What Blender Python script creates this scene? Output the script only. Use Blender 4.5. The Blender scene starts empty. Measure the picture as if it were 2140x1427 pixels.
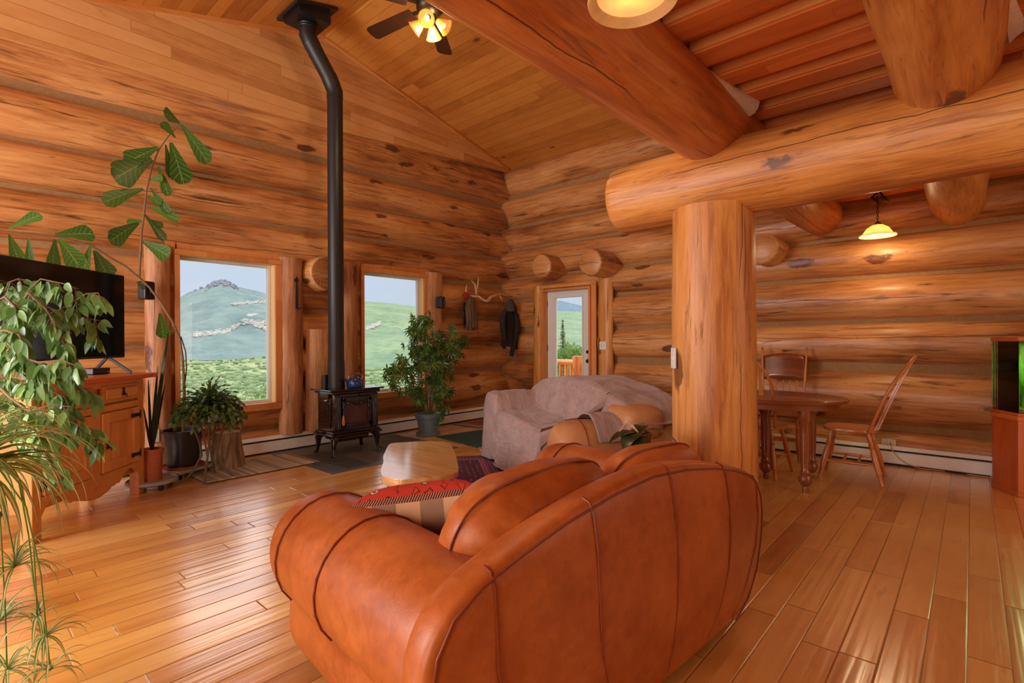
import bpy, bmesh, math, random
from mathutils import Vector, Matrix, noise as mnoise
random.seed(7)
PI = math.pi
scene = bpy.context.scene
COL = scene.collection

# ------------------------------------------------------------------ camera
F_PX, CX, CY, CAM_H = 1075.0, 1070.0, 713.5, 1.22
YAW, PITCH, ROLL = math.radians(41.82), math.radians(-0.12), math.radians(-0.25)
def cam_axes():
    cy, sy = math.cos(YAW), math.sin(YAW)
    fw = Vector((-sy, cy, 0)); rt = Vector((cy, sy, 0)); up = Vector((0, 0, 1))
    fw2 = fw*math.cos(PITCH) + up*math.sin(PITCH)
    up2 = up*math.cos(PITCH) - fw*math.sin(PITCH)
    rt2 = rt*math.cos(ROLL) + up2*math.sin(ROLL)
    up3 = up2*math.cos(ROLL) - rt*math.sin(ROLL)
    return rt2, up3, fw2
RT, UPV, FW = cam_axes()
CAM_O = Vector((0, 0, CAM_H))
def P(x, y, X=None, Y=None, Z=None, D=None):
    """photo measurement -> point of the room on a known plane (metres)"""
    d = RT*((x-CX)/F_PX) - UPV*((y-CY)/F_PX) + FW
    if X is not None: t = (X-CAM_O.x)/d.x
    elif Y is not None: t = (Y-CAM_O.y)/d.y
    elif Z is not None: t = (Z-CAM_O.z)/d.z
    else: t = D
    return CAM_O + d*t
cd = bpy.data.cameras.new('camera'); cam = bpy.data.objects.new('camera', cd); COL.objects.link(cam)
cd.sensor_fit = 'HORIZONTAL'; cd.sensor_width = 36.0; cd.lens = 36.0*F_PX/2140.0
cd.clip_start = 0.05; cd.clip_end = 6000
cam.matrix_world = Matrix((( RT.x, UPV.x, -FW.x, CAM_O.x), (RT.y, UPV.y, -FW.y, CAM_O.y), (RT.z, UPV.z, -FW.z, CAM_O.z), (0, 0, 0, 1)))
scene.camera = cam

# ------------------------------------------------------------------ sky, lights, exposure
vs = scene.view_settings
scene.display_settings.display_device = 'sRGB'
vs.view_transform = 'Standard'; vs.look = 'None'; vs.exposure = 0.0; vs.gamma = 1.0; vs.use_curve_mapping = False
world = bpy.data.worlds.new('overcast_sky'); scene.world = world; world.use_nodes = True
wn = world.node_tree.nodes; wl = world.node_tree.links; wn.clear()
wo = wn.new('ShaderNodeOutputWorld'); wb = wn.new('ShaderNodeBackground')
wt = wn.new('ShaderNodeTexCoord'); wsx = wn.new('ShaderNodeSeparateXYZ'); wr = wn.new('ShaderNodeValToRGB')
wnz = wn.new('ShaderNodeTexNoise'); wnz.inputs['Scale'].default_value = 3.0; wnz.inputs['Detail'].default_value = 4
wma = wn.new('ShaderNodeMath'); wma.operation = 'MULTIPLY_ADD'; wma.inputs[1].default_value = 0.12
wl.new(wt.outputs['Generated'], wsx.inputs[0]); wl.new(wt.outputs['Generated'], wnz.inputs['Vector'])
wl.new(wnz.outputs['Fac'], wma.inputs[0]); wl.new(wsx.outputs['Z'], wma.inputs[2]); wl.new(wma.outputs[0], wr.inputs[0])
e = wr.color_ramp.elements
e[0].position = 0.0; e[0].color = (0.74, 0.82, 0.90, 1)
e[1].position = 0.15; e[1].color = (0.60, 0.73, 0.88, 1)
e2 = e.new(0.21); e2.color = (0.62, 0.74, 0.90, 1)
e3 = e.new(0.42); e3.color = (1.0, 1.0, 1.0, 1)
wl.new(wr.outputs[0], wb.inputs['Color'])
wmr = wn.new('ShaderNodeMapRange'); wmr.interpolation_type = 'SMOOTHSTEP'
for i_, v_ in enumerate((0.17, 0.40, 1.0, 2.9)): wmr.inputs[i_+1].default_value = v_
wl.new(wsx.outputs['Z'], wmr.inputs[0]); wl.new(wmr.outputs[0], wb.inputs['Strength'])
wl.new(wb.outputs[0], wo.inputs['Surface'])

def light(name, kind, loc, energy, color, size=0.1, rot=None, sizey=None):
    ld = bpy.data.lights.new(name, kind); ld.energy = energy; ld.color = color
    if kind == 'AREA':
        ld.size = size
        if sizey: ld.shape = 'RECTANGLE'; ld.size_y = sizey
    elif kind == 'SUN': ld.angle = size
    else: ld.shadow_soft_size = size
    o = bpy.data.objects.new(name, ld); COL.objects.link(o); o.location = loc
    if rot: o.rotation_euler = rot
    return o
# unseen area lamps added as fill behind the camera and on the dining side
light('rear_fill_light', 'AREA', (-1.2, -2.75, 1.6), 165, (1.0, 0.89, 0.73), 2.8, (math.radians(90), 0, math.radians(22)), 2.4)
light('left_fill_light', 'AREA', (-4.2, -2.8, 1.9), 215, (0.97, 0.97, 0.97), 2.4, (math.radians(88), 0, math.radians(-4)), 2.0)
light('side_fill_light', 'AREA', (2.7, 3.6, 1.7), 26, (1.0, 0.80, 0.55), 2.4, (math.radians(90), 0, math.radians(90)), 1.8)
fl_ = light('floor_lamp_light', 'SPOT', (-3.15, -.6, 1.75), 75, (1.0, 0.80, 0.40), 0.15)  # unseen warm spot added to brighten the floor at the left
fl_.data.spot_size = math.radians(62); fl_.data.spot_blend = 1.0
fl_.rotation_euler = (Vector((-2.75, .45, 0))-fl_.location).to_track_quat('-Z', 'Y').to_euler()
sun = light('sun', 'SUN', (0, 0, 20), .5, (1.0, 0.96, 0.9), math.radians(12), (math.radians(38), 0, math.radians(100)))

# ------------------------------------------------------------------ node helpers
def lin(r, g, b):
    def c(v):
        v /= 255.0
        return v/12.92 if v <= 0.04045 else ((v+0.055)/1.055)**2.4
    return (c(r), c(g), c(b), 1.0)
class NB:
    def __init__(s, name):
        s.m = bpy.data.materials.new(name); s.m.use_nodes = True
        s.t = s.m.node_tree; s.n = s.t.nodes; s.l = s.t.links; s.n.clear()
        s.out = s.n.new('ShaderNodeOutputMaterial'); s.p = s.n.new('ShaderNodeBsdfPrincipled')
        s.l.new(s.p.outputs[0], s.out.inputs['Surface'])
    def set(s, sock, val):
        if isinstance(val, bpy.types.NodeSocket): s.l.new(val, sock)
        else:
            if sock.type == 'RGBA' and not hasattr(val, '__len__'): val = (val, val, val, 1)
            sock.default_value = val
    def math(s, op, a, b=0.0, c=None):
        n = s.n.new('ShaderNodeMath'); n.operation = op
        s.set(n.inputs[0], a); s.set(n.inputs[1], b)
        if c is not None: s.set(n.inputs[2], c)
        return n.outputs[0]
    def uv(s):
        n = s.n.new('ShaderNodeUVMap'); x = s.n.new('ShaderNodeSeparateXYZ'); s.l.new(n.outputs[0], x.inputs[0])
        return x.outputs[0], x.outputs[1]
    def obj(s):
        n = s.n.new('ShaderNodeTexCoord'); x = s.n.new('ShaderNodeSeparateXYZ'); s.l.new(n.outputs['Object'], x.inputs[0])
        return x.outputs[0], x.outputs[1], x.outputs[2]
    def objv(s): return s.n.new('ShaderNodeTexCoord').outputs['Object']
    def pos(s): return s.n.new('ShaderNodeNewGeometry').outputs['Position']
    def sep(s, v):
        x = s.n.new('ShaderNodeSeparateXYZ'); s.l.new(v, x.inputs[0]); return x.outputs
    def rnd(s): return s.n.new('ShaderNodeObjectInfo').outputs['Random']
    def vec(s, x=0., y=0., z=0.):
        n = s.n.new('ShaderNodeCombineXYZ')
        for i, v in enumerate((x, y, z)): s.set(n.inputs[i], v)
        return n.outputs[0]
    def noise(s, v, scale=1., detail=4., rough=.55, dist=0.):
        n = s.n.new('ShaderNodeTexNoise'); s.l.new(v, n.inputs['Vector'])
        n.inputs['Scale'].default_value = scale; n.inputs['Detail'].default_value = detail
        n.inputs['Roughness'].default_value = rough; n.inputs['Distortion'].default_value = dist
        return n.outputs['Fac']
    def white(s, v):
        n = s.n.new('ShaderNodeTexWhiteNoise'); n.noise_dimensions = '3D'; s.l.new(v, n.inputs['Vector'])
        return n.outputs['Value']
    def voro(s, v, scale=1., feature='F1', rnd=1.):
        n = s.n.new('ShaderNodeTexVoronoi'); n.feature = feature; s.l.new(v, n.inputs['Vector'])
        n.inputs['Scale'].default_value = scale; n.inputs['Randomness'].default_value = rnd
        return n.outputs['Distance'], (n.outputs['Color'] if feature != 'DISTANCE_TO_EDGE' else None)
    def ramp(s, f, stops, mode='LINEAR'):
        n = s.n.new('ShaderNodeValToRGB'); s.l.new(f, n.inputs[0]); r = n.color_ramp; r.interpolation = mode
        while len(r.elements) > 1: r.elements.remove(r.elements[-1])
        r.elements[0].position = stops[0][0]; c = stops[0][1]
        r.elements[0].color = c if hasattr(c, '__len__') else (c, c, c, 1)
        for p_, c in stops[1:]:
            el = r.elements.new(p_); el.color = c if hasattr(c, '__len__') else (c, c, c, 1)
        return n.outputs[0]
    def mix(s, f, a, b, mode='MIX'):
        n = s.n.new('ShaderNodeMix'); n.data_type = 'RGBA'; n.blend_type = mode
        s.set(n.inputs[0], f); s.set(n.inputs[6], a); s.set(n.inputs[7], b)
        return n.outputs[2]
    def map(s, v, a, b, c=0., d=1.):
        n = s.n.new('ShaderNodeMapRange'); s.set(n.inputs[0], v)
        for i, q in enumerate((a, b, c, d)): n.inputs[i+1].default_value = q
        return n.outputs[0]
    def bump(s, h, strength=.3, dist=.01, prev=None):
        n = s.n.new('ShaderNodeBump'); n.inputs['Strength'].default_value = strength; n.inputs['Distance'].default_value = dist
        s.l.new(h, n.inputs['Height'])
        if prev is not None: s.l.new(prev, n.inputs['Normal'])
        return n.outputs[0]
    def fin(s, color=None, rough=.5, normal=None, **kw):
        if color is not None: s.set(s.p.inputs['Base Color'], color)
        s.set(s.p.inputs['Roughness'], rough)
        if normal is not None: s.l.new(normal, s.p.inputs['Normal'])
        for k, v in kw.items(): s.set(s.p.inputs[k.replace('_', ' ')], v)
        return s.m

def simple(name, col, rough=.5, bump=0., scale=40., var=.12, **kw):
    b = NB(name); v = b.objv()
    n = b.noise(v, scale, 5)
    c = b.mix(b.map(n, .3, .7), tuple(x*(1-var) for x in col[:3])+(1,), tuple(min(1, x*(1+var)) for x in col[:3])+(1,))
    nm = b.bump(n, bump, .004) if bump else None
    return b.fin(c, rough, nm, **kw)

def log_wood(name, light_c, mid_c, dark_c, knot=.5, crack=.5, rough=.38, stain=.5):
    b = NB(name); u, v = b.uv(); r = b.rnd()
    ro = b.math('MULTIPLY', r, 91.0)
    uo = b.math('ADD', u, ro)
    broad = b.noise(b.vec(b.math('MULTIPLY', uo, .8), b.math('MULTIPLY', v, 2.2), ro), 1., 3, .5, .4)
    grain = b.noise(b.vec(b.math('MULTIPLY', uo, 2.2), b.math('MULTIPLY', v, 26.), ro), 1., 6, .65, .6)
    c = b.ramp(b.math('ADD', b.math('MULTIPLY', broad, .55), b.math('MULTIPLY', grain, .45)), [(.37, dark_c), (.49, mid_c), (.61, light_c)])
    # long dark checks and streaks
    st = b.noise(b.vec(b.math('MULTIPLY', uo, 1.5), b.math('MULTIPLY', v, 19.), b.math('ADD', ro, 7.)), 1., 5, .6, .8)
    c = b.mix(b.math('MULTIPLY', b.map(st, .60, .72), crack), c, lin(62, 28, 10))
    blot = b.noise(b.vec(b.math('MULTIPLY', uo, 1.1), b.math('MULTIPLY', v, 4.), b.math('ADD', ro, 31.)), 1., 5, .6, .5)
    c = b.mix(b.math('MULTIPLY', b.map(blot, .64, .72), stain), c, lin(70, 34, 14))
    # short dark dashes
    ds = b.noise(b.vec(b.math('MULTIPLY', uo, 6.), b.math('MULTIPLY', v, 46.), b.math('ADD', ro, 3.)), 1., 3, .5, .6)
    c = b.mix(b.math('MULTIPLY', b.map(ds, .66, .72), .55*crack), c, lin(84, 42, 18))
    # knots: ragged dark patches drawn out along the grain
    wob = b.noise(b.vec(b.math('MULTIPLY', uo, 7.), b.math('MULTIPLY', v, 14.), ro), 1., 4, .65)
    kv = b.vec(b.math('ADD', b.math('MULTIPLY', uo, 1.5), b.math('MULTIPLY', wob, .42)), b.math('ADD', b.math('MULTIPLY', v, 4.4), b.math('MULTIPLY', wob, .5)), b.math('ADD', ro, .37))
    kd, kc = b.voro(kv, 1.)
    ks = b.sep(kc)
    gate = b.map(ks[0], 1-knot, 1-knot+.02)
    rad = b.math('ADD', b.math('MULTIPLY', ks[1], .14), .07)
    kk = b.math('MULTIPLY', b.map(b.math('SUBTRACT', kd, rad), .05, -.01), gate)
    c = b.mix(b.math('MULTIPLY', kk, .8), c, lin(66, 28, 14))
    core = b.math('MULTIPLY', b.map(b.math('SUBTRACT', kd, b.math('MULTIPLY', rad, .5)), .0, -.02), gate)
    c = b.mix(b.math('MULTIPLY', core, .55), c, lin(150, 74, 36))
    # long drying checks
    vw = b.noise(b.vec(b.math('MULTIPLY', uo, .9), 0., ro), 1., 4, .6)
    vv = b.math('ADD', b.math('ADD', b.math('DIVIDE', v, .27), b.math('MULTIPLY', vw, .55)), r)
    cl_ = b.math('ABSOLUTE', b.math('SUBTRACT', b.math('FRACT', vv), .5))
    msk = b.noise(b.vec(b.math('MULTIPLY', uo, .55), b.math('MULTIPLY', b.math('FLOOR', vv), 5.7), ro), 1., 1)
    ck = b.math('MULTIPLY', b.map(cl_, .014, .007), b.map(msk, .50, .54))
    c = b.mix(b.math('MULTIPLY', ck, .8), c, lin(58, 26, 10))
    h = b.math('SUBTRACT', b.math('SUBTRACT', b.math('ADD', b.math('MULTIPLY', grain, .3), broad), b.math('MULTIPLY', b.map(st, .6, .72), .5)), b.math('MULTIPLY', ck, .6))
    return b.fin(c, rough, b.bump(h, .5, .02))

def plank_mat(name, w, L, c1, c2, c3, gap=.012, rough=.3, knot=.35, ripple=0., gapc=(90, 45, 18), coat=0., gapb=.5, var=.8):
    """boards along u, w wide, about L long, seen through the UV map in metres"""
    b = NB(name); u, v = b.uv()
    vi = b.math('DIVIDE', v, w); ci = b.math('FLOOR', vi); cf = b.math('FRACT', vi)
    off = b.math('MULTIPLY', b.white(b.vec(ci, 3.3, 1.1)), L*7.)
    ui = b.math('DIVIDE', b.math('ADD', u, off), L); ri = b.math('FLOOR', ui); rf = b.math('FRACT', ui)
    cell = b.white(b.vec(ci, ri, 5.)); cell2 = b.white(b.vec(ci, ri, 9.))
    z = b.math('MULTIPLY', cell, 37.)
    grain = b.noise(b.vec(b.math('MULTIPLY', u, 1.7), b.math('MULTIPLY', v, 22.), z), 1., 6, .62, .9)
    fig = b.noise(b.vec(b.math('MULTIPLY', u, 2.3), b.math('MULTIPLY', v, 7.), z), 1., 3, .5, 1.4)
    t = b.math('ADD', b.math('ADD', b.math('MULTIPLY', cell2, var*.5), b.math('MULTIPLY', grain, .3)), b.math('MULTIPLY', fig, .45-.1*var))
    c = b.ramp(t, [(.22, c3), (.5, c2), (.82, c1)])
    st = b.noise(b.vec(b.math('MULTIPLY', u, 2.2), b.math('MULTIPLY', v, 14.), b.math('ADD', z, 5.)), 1., 4, .6, 1.1)
    c = b.mix(b.math('MULTIPLY', b.map(st, .62, .75), .55), c, c3)
    if knot:
        kd, kc = b.voro(b.vec(b.math('MULTIPLY', u, 2.), b.math('MULTIPLY', v, 4.4), z), 1.)
        g = b.map(b.sep(kc)[0], 1-knot, 1-knot+.02)
        c = b.mix(b.math('MULTIPLY', b.math('MULTIPLY', b.map(kd, .14, .07), g), .8), c, lin(96, 44, 18))
    ed = b.math('MULTIPLY', b.math('MINIMUM', cf, b.math('SUBTRACT', 1., cf)), w)
    en = b.math('MULTIPLY', b.math('MINIMUM', rf, b.math('SUBTRACT', 1., rf)), L)
    e_ = b.math('MINIMUM', ed, en)
    g = b.map(e_, gap*.25, gap*.12)
    c = b.mix(b.math('MULTIPLY', g, gapb), c, lin(*gapc))
    h = b.map(e_, 0., gap*.5)
    nm = b.bump(h, .4, .004)
    if ripple:
        rp = b.noise(b.vec(b.math('MULTIPLY', u, .9), b.math('MULTIPLY', v, 26.), z), 1., 2, .4)
        nm = b.bump(rp, ripple, .006, nm)
    rr = b.math('ADD', rough, b.math('MULTIPLY', grain, .08))
    if coat and ripple: b.l.new(nm, b.p.inputs['Coat Normal'])
    return b.fin(c, rr, nm, Coat_Weight=coat, Coat_Roughness=.20, Coat_IOR=2.0)

M = {}
M['log'] = log_wood('log_wood', lin(220, 162, 102), lin(194, 131, 76), lin(134, 81, 42), .5, .9, .34, .6)
M['log_pale'] = log_wood('peeled_post_wood', lin(228, 164, 92), lin(208, 138, 68), lin(166, 96, 42), .40, .7, .4, .3)
M['log_red'] = log_wood('red_joist_wood', lin(210, 136, 72), lin(188, 108, 50), lin(148, 76, 32), .35, .6, .4, .4)
M['log_grey'] = log_wood('weathered_jamb_wood', lin(212, 160, 112), lin(180, 122, 80), lin(128, 78, 46), .3, .8, .55, .7)
M['panel'] = plank_mat('gable_planks', .115, 1.9, lin(228, 174, 114), lin(214, 156, 94), lin(172, 110, 58), .010, .34, .3, gapb=.45)
M['ceiling'] = plank_mat('ceiling_planks', .13, 2.6, lin(220, 152, 72), lin(202, 132, 56), lin(160, 92, 36), .010, .45, .4, gapb=.5)
M['deck'] = plank_mat('loft_decking', .15, 2.4, lin(226, 138, 68), lin(208, 116, 50), lin(176, 86, 34), .006, .45, .35, gapb=.2)
M['floor'] = plank_mat('maple_floor', .125, .92, lin(234, 180, 104), lin(216, 154, 78), lin(174, 106, 44), .010, .32, .0, .45, (84, 44, 18), gapb=.7, var=.85, coat=.9)
M['trim'] = plank_mat('window_trim_wood', .3, 3., lin(226, 158, 92), lin(212, 136, 70), lin(184, 106, 48), .0, .4, .3)
M['trim_pale'] = plank_mat('pale_frame_wood', .3, 3., lin(240, 206, 150), lin(232, 192, 130), lin(212, 164, 100), .0, .4, .15)
M['oak'] = plank_mat('honey_oak', .4, 3., lin(216, 138, 70), lin(196, 114, 52), lin(156, 82, 34), .0, .3, .0, coat=.3)
M['oak_dark'] = plank_mat('dark_oak', .4, 3., lin(160, 88, 42), lin(132, 66, 28), lin(90, 42, 18), .0, .3, .0, coat=.3)
M['pine'] = plank_mat('cabinet_pine', .09, 4., lin(226, 164, 96), lin(212, 144, 76), lin(184, 112, 54), .004, .42, .15, gapb=.12, var=.5)
M['pine_top'] = plank_mat('cabinet_top_pine', .3, 4., lin(214, 116, 56), lin(196, 96, 42), lin(164, 74, 30), .0, .3, .1)
M['chink'] = simple('chinking', lin(158, 120, 78), .9, .3, 30)
M['chink_white'] = simple('sealant', lin(226, 206, 186), .7, .5, 60)
M['black'] = simple('black_steel', lin(34, 32, 32), .42, .05, 90)
M['enamel'] = simple('dark_brown_enamel', (.012, .006, .004, 1), .08, 0, 20, Coat_Weight=.6, Coat_Roughness=.03)
M['iron'] = simple('wrought_iron', (.012, .011, .011, 1), .5, .3, 60)
M['chrome'] = simple('chrome', (.75, .75, .75, 1), .15, 0, 10, Metallic=1.)
M['white'] = simple('white_paint', lin(226, 226, 222), .42, .05, 60, .03)
M['heater'] = simple('heater_enamel', lin(236, 234, 232), .35, 0, 30, .03)
M['slot'] = simple('dark_slot', (.01, .01, .01, 1), .7)
M['plastic'] = simple('black_plastic', (.008, .008, .009, 1), .35)
M['grille'] = simple('speaker_cloth', (.012, .012, .014, 1), .9, .4, 400)
M['screen'] = simple('tv_screen', (.004, .004, .005, 1), .09)
M['rubber'] = simple('rubber', (.01, .01, .01, 1), .6)
M['ivory'] = simple('ivory_plastic', lin(222, 212, 186), .45, 0, 20, .02)
M['brass'] = simple('aged_bronze', (.05, .035, .02, 1), .35, 0, 30, Metallic=.8)
M['soil'] = simple('soil', lin(52, 36, 26), .95, .8, 60, .3)
M['bluepot'] = simple('blue_grey_plastic', lin(104, 122, 134), .5, .05, 30)
M['blackpot'] = simple('black_nursery_plastic', (.012, .012, .013, 1), .38)
M['clay'] = simple('terracotta', lin(176, 92, 52), .6, .1, 40)
M['glaze'] = simple('brown_glaze', lin(128, 58, 26), .35, .05, 30)
M['whitepot'] = simple('white_ceramic', lin(226, 228, 230), .3, 0, 20, .02)
M['galv'] = simple('grey_plastic', lin(150, 148, 142), .45, 0, 30)
M['bluekettle'] = simple('blue_enamel', lin(28, 62, 128), .12, 0, 20, .1, Coat_Weight=.5)
M['antler'] = simple('antler_bone', lin(214, 182, 138), .5, .3, 25, .2)
M['redcloth'] = simple('red_cloth', lin(150, 42, 26), .9, .3, 80)
M['greycloth'] = simple('grey_brown_cloth', lin(112, 92, 72), .95, .5, 60, .2)
M['darkcloth'] = simple('dark_navy_cloth', lin(44, 38, 46), .9, .5, 60, .2)
M['darkcap'] = simple('dark_grey_knit', lin(66, 66, 64), .95, .5, 160, .2)
M['twig'] = simple('twig_bark', lin(104, 84, 62), .8, .6, 70, .25)
M['stembark'] = simple('plant_bark', lin(122, 98, 72), .85, .5, 80, .2)
M['stemgreen'] = simple('green_stem', lin(96, 128, 54), .6, 0, 50)
M['cord'] = simple('cream_cord', lin(186, 160, 120), .6)
M['fanblade'] = simple('walnut_blade', lin(58, 32, 20), .4, 0, 20, .2)

# leather
def leather(name, c1, c2, rough):
    b = NB(name); v = b.objv()
    n1 = b.noise(v, 3.2, 5, .6); n2 = b.noise(v, 22., 5, .6, .5)
    c = b.mix(b.map(b.math('ADD', b.math('MULTIPLY', n1, .7), b.math('MULTIPLY', n2, .3)), .36, .64), c1, c2)
    sc = b.noise(b.vec(*[b.math('MULTIPLY', q, k) for q, k in zip(b.sep(v), (6., 30., 10.))]), 1., 5, .6, 1.5)
    c = b.mix(b.math('MULTIPLY', b.map(sc, .66, .74), .25), c, tuple(min(1, x*1.7+.02) for x in c2[:3])+(1,))
    d, _ = b.voro(v, 260.)
    nm = b.bump(d, .12, .001); nm = b.bump(n2, .12, .01, nm)
    return b.fin(c, b.math('ADD', rough, b.math('MULTIPLY', n2, .12)), nm, Specular_IOR_Level=.38)
M['leather'] = leather('cognac_leather', lin(150, 72, 25), lin(192, 108, 50), .33)
M['leather_tan'] = leather('tan_leather', lin(172, 118, 76), lin(196, 142, 96), .36)
M['piping'] = simple('leather_piping', lin(124, 52, 18), .45)
def quilt():
    b = NB('mauve_quilt'); u, v = b.uv()
    w = b.noise(b.vec(b.math('MULTIPLY', u, 9.), b.math('MULTIPLY', v, 55.), 0.), 1., 4, .6, 1.2)
    n = b.noise(b.vec(u, v, 3.), 7., 4)
    c = b.mix(b.map(b.math('ADD', b.math('MULTIPLY', w, .6), b.math('MULTIPLY', n, .4)), .35, .65), lin(146, 120, 117), lin(180, 152, 147))
    nm = b.bump(w, .7, .012); nm = b.bump(n, .5, .03, nm)
    return b.fin(c, .85, nm, Sheen_Weight=.25, Sheen_Roughness=.5)
M['quilt'] = quilt()
def slate():
    b = NB('slate_tile'); u, v = b.uv()
    s = .305
    cu = b.math('FLOOR', b.math('DIVIDE', u, s)); cv = b.math('FLOOR', b.math('DIVIDE', v, s))
    fu = b.math('FRACT', b.math('DIVIDE', u, s)); fv = b.math('FRACT', b.math('DIVIDE', v, s))
    cell = b.white(b.vec(cu, cv, 2.))
    n = b.noise(b.vec(u, v, b.math('MULTIPLY', cell, 20.)), 7., 5)
    c = b.ramp(b.math('ADD', b.math('MULTIPLY', cell, .5), b.math('MULTIPLY', n, .5)), [(.25, lin(58, 62, 66)), (.5, lin(84, 88, 90)), (.62, lin(104, 96, 84)), (.8, lin(98, 106, 112))])
    e_ = b.math('MINIMUM', b.math('MINIMUM', fu, b.math('SUBTRACT', 1., fu)), b.math('MINIMUM', fv, b.math('SUBTRACT', 1., fv)))
    c = b.mix(b.map(e_, .022, .012), c, lin(120, 112, 104))
    return b.fin(c, .38, b.bump(n, .4, .01))
M['slate'] = slate()
def striped():
    b = NB('striped_mat'); u, v = b.uv()
    k = b.white(b.vec(b.math('FLOOR', b.math('MULTIPLY', u, 30.)), 1., 1.))
    n = b.noise(b.vec(u, v, 0.), 220., 2)
    c = b.ramp(k, [(0., lin(158, 146, 130)), (.35, lin(190, 180, 164)), (.65, lin(204, 194, 178)), (.9, lin(162, 156, 150))], 'CONSTANT')
    return b.fin(b.mix(b.map(n, .3, .7, 0., .35), c, lin(110, 98, 84)), .95, b.bump(n, .6, .004))
M['striped'] = striped()
M['greenmat'] = simple('green_mat', lin(38, 62, 50), .95, .8, 300, .2)
def persian(name, field, dark, acc, acc2, border):
    b = NB(name); u, v = b.uv()      # u, v run 0..1 over the rug
    du = b.math('MINIMUM', u, b.math('SUBTRACT', 1., u)); dv = b.math('MINIMUM', v, b.math('SUBTRACT', 1., v))
    e_ = b.math('MINIMUM', b.math('MULTIPLY', du, 2.4), b.math('MULTIPLY', dv, 1.6))
    d1, c1 = b.voro(b.vec(b.math('MULTIPLY', u, 30.), b.math('MULTIPLY', v, 20.), 0.), 1., 'F1', .25)
    fieldc = b.ramp(d1, [(.0, acc2), (.12, acc), (.2, field), (.34, dark), (.46, field), (.6, dark)], 'CONSTANT')
    d2, c2 = b.voro(b.vec(b.math('MULTIPLY', u, 46.), b.math('MULTIPLY', v, 30.), 4.), 1., 'F1', .15)
    bord = b.ramp(d2, [(.0, acc2), (.14, dark), (.26, acc), (.36, border), (.55, dark)], 'CONSTANT')
    c = b.mix(b.map(e_, .26, .261), bord, fieldc)
    for a0 in (.05, .25, .2): 
        ln = b.math('LESS_THAN', b.math('ABSOLUTE', b.math('SUBTRACT', e_, a0)), .012)
        c = b.mix(ln, c, acc)
    c = b.mix(b.math('LESS_THAN', e_, .03), c, dark)
    n = b.noise(b.vec(u, v, 0.), 500., 2)
    return b.fin(c, .95, b.bump(n, .4, .004))
M['persian'] = persian('persian_rug', lin(96, 34, 58), lin(48, 28, 66), lin(158, 84, 84), lin(200, 150, 130), lin(84, 44, 84))
M['smallrug'] = persian('small_patterned_rug', lin(150, 100, 84), lin(92, 66, 60), lin(196, 160, 130), lin(210, 190, 160), lin(140, 104, 90))
def kilim():
    b = NB('red_kilim'); u, v = b.uv()
    n = b.noise(b.vec(u, v, 0.), 400., 2)
    d, c_ = b.voro(b.vec(b.math('MULTIPLY', u, 8.), b.math('MULTIPLY', v, 8.), 0.), 1., 'F1', .4)
    c = b.ramp(d, [(0., lin(96, 40, 24)), (.12, lin(226, 178, 120)), (.24, lin(70, 34, 20)), (.3, lin(196, 52, 30)), (.62, lin(92, 34, 20)), (.66, lin(204, 58, 34))], 'CONSTANT')
    e_ = b.math('MINIMUM', b.math('MINIMUM', u, b.math('SUBTRACT', 1., u)), b.math('MINIMUM', v, b.math('SUBTRACT', 1., v)))
    dots = b.math('GREATER_THAN', b.math('SINE', b.math('MULTIPLY', b.math('ADD', u, v), 330.)), .35)
    bc = b.mix(dots, lin(66, 26, 16), lin(206, 140, 108))
    c = b.mix(b.math('LESS_THAN', e_, .022), c, bc)
    return b.fin(c, .95, b.bump(n, .8, .004))
M['kilim'] = kilim()
def plaid():
    b = NB('beige_plaid'); u, v = b.uv()
    a = b.math('GREATER_THAN', b.math('FRACT', b.math('MULTIPLY', u, 2.9)), .5); c_ = b.math('GREATER_THAN', b.math('FRACT', b.math('ADD', b.math('MULTIPLY', v, 2.4), .1)), .55)
    t = b.math('MULTIPLY', b.math('ADD', a, c_), .5)
    n = b.noise(b.vec(u, v, 0.), 240., 2)
    c = b.ramp(t, [(0., lin(206, 164, 126)), (.4, lin(150, 116, 90)), (.9, lin(84, 66, 48))], 'CONSTANT')
    return b.fin(c, .9, b.bump(n, .6, .003))
M['plaid'] = plaid()
def leafmat(name, c1, c2, rough=.4, stripe=None, vein=None):
    b = NB(name); u, v = b.uv()
    g = b.n.new('ShaderNodeNewGeometry')
    n = b.noise(b.objv(), 9., 3)
    isl = g.outputs['Random Per Island']
    c = b.mix(b.math('ADD', b.math('MULTIPLY', isl, .75), b.math('MULTIPLY', n, .25)), c1, c2)
    mid = b.math('ABSOLUTE', b.math('SUBTRACT', v, .5))
    if stripe is not None: c = b.mix(b.map(mid, .16, .22), stripe, c) if stripe[3] else c
    if vein is not None:
        rib = b.math('LESS_THAN', mid, .025)
        sv = b.math('LESS_THAN', b.math('FRACT', b.math('SUBTRACT', b.math('MULTIPLY', u, 7.), b.math('MULTIPLY', mid, 3.))), .1)
        c = b.mix(b.math('MULTIPLY', b.math('MAXIMUM', rib, sv), .6), c, vein)
    tr = b.n.new('ShaderNodeBsdfTranslucent'); b.set(tr.inputs[0], c)
    mx = b.n.new('ShaderNodeMixShader'); mx.inputs[0].default_value = .25
    b.fin(c, rough)
    b.l.new(b.p.outputs[0], mx.inputs[1]); b.l.new(tr.outputs[0], mx.inputs[2]); b.l.new(mx.outputs[0], b.out.inputs['Surface'])
    return b.m
M['ficus'] = leafmat('ficus_leaf', lin(62, 112, 66), lin(140, 182, 104), .32)
M['spider'] = leafmat('spider_leaf', lin(104, 138, 52), lin(150, 176, 84), .4, lin(240, 238, 196))
M['fiddle'] = leafmat('fiddle_leaf', lin(44, 84, 30), lin(86, 130, 52), .35, None, lin(150, 180, 100))
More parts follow.
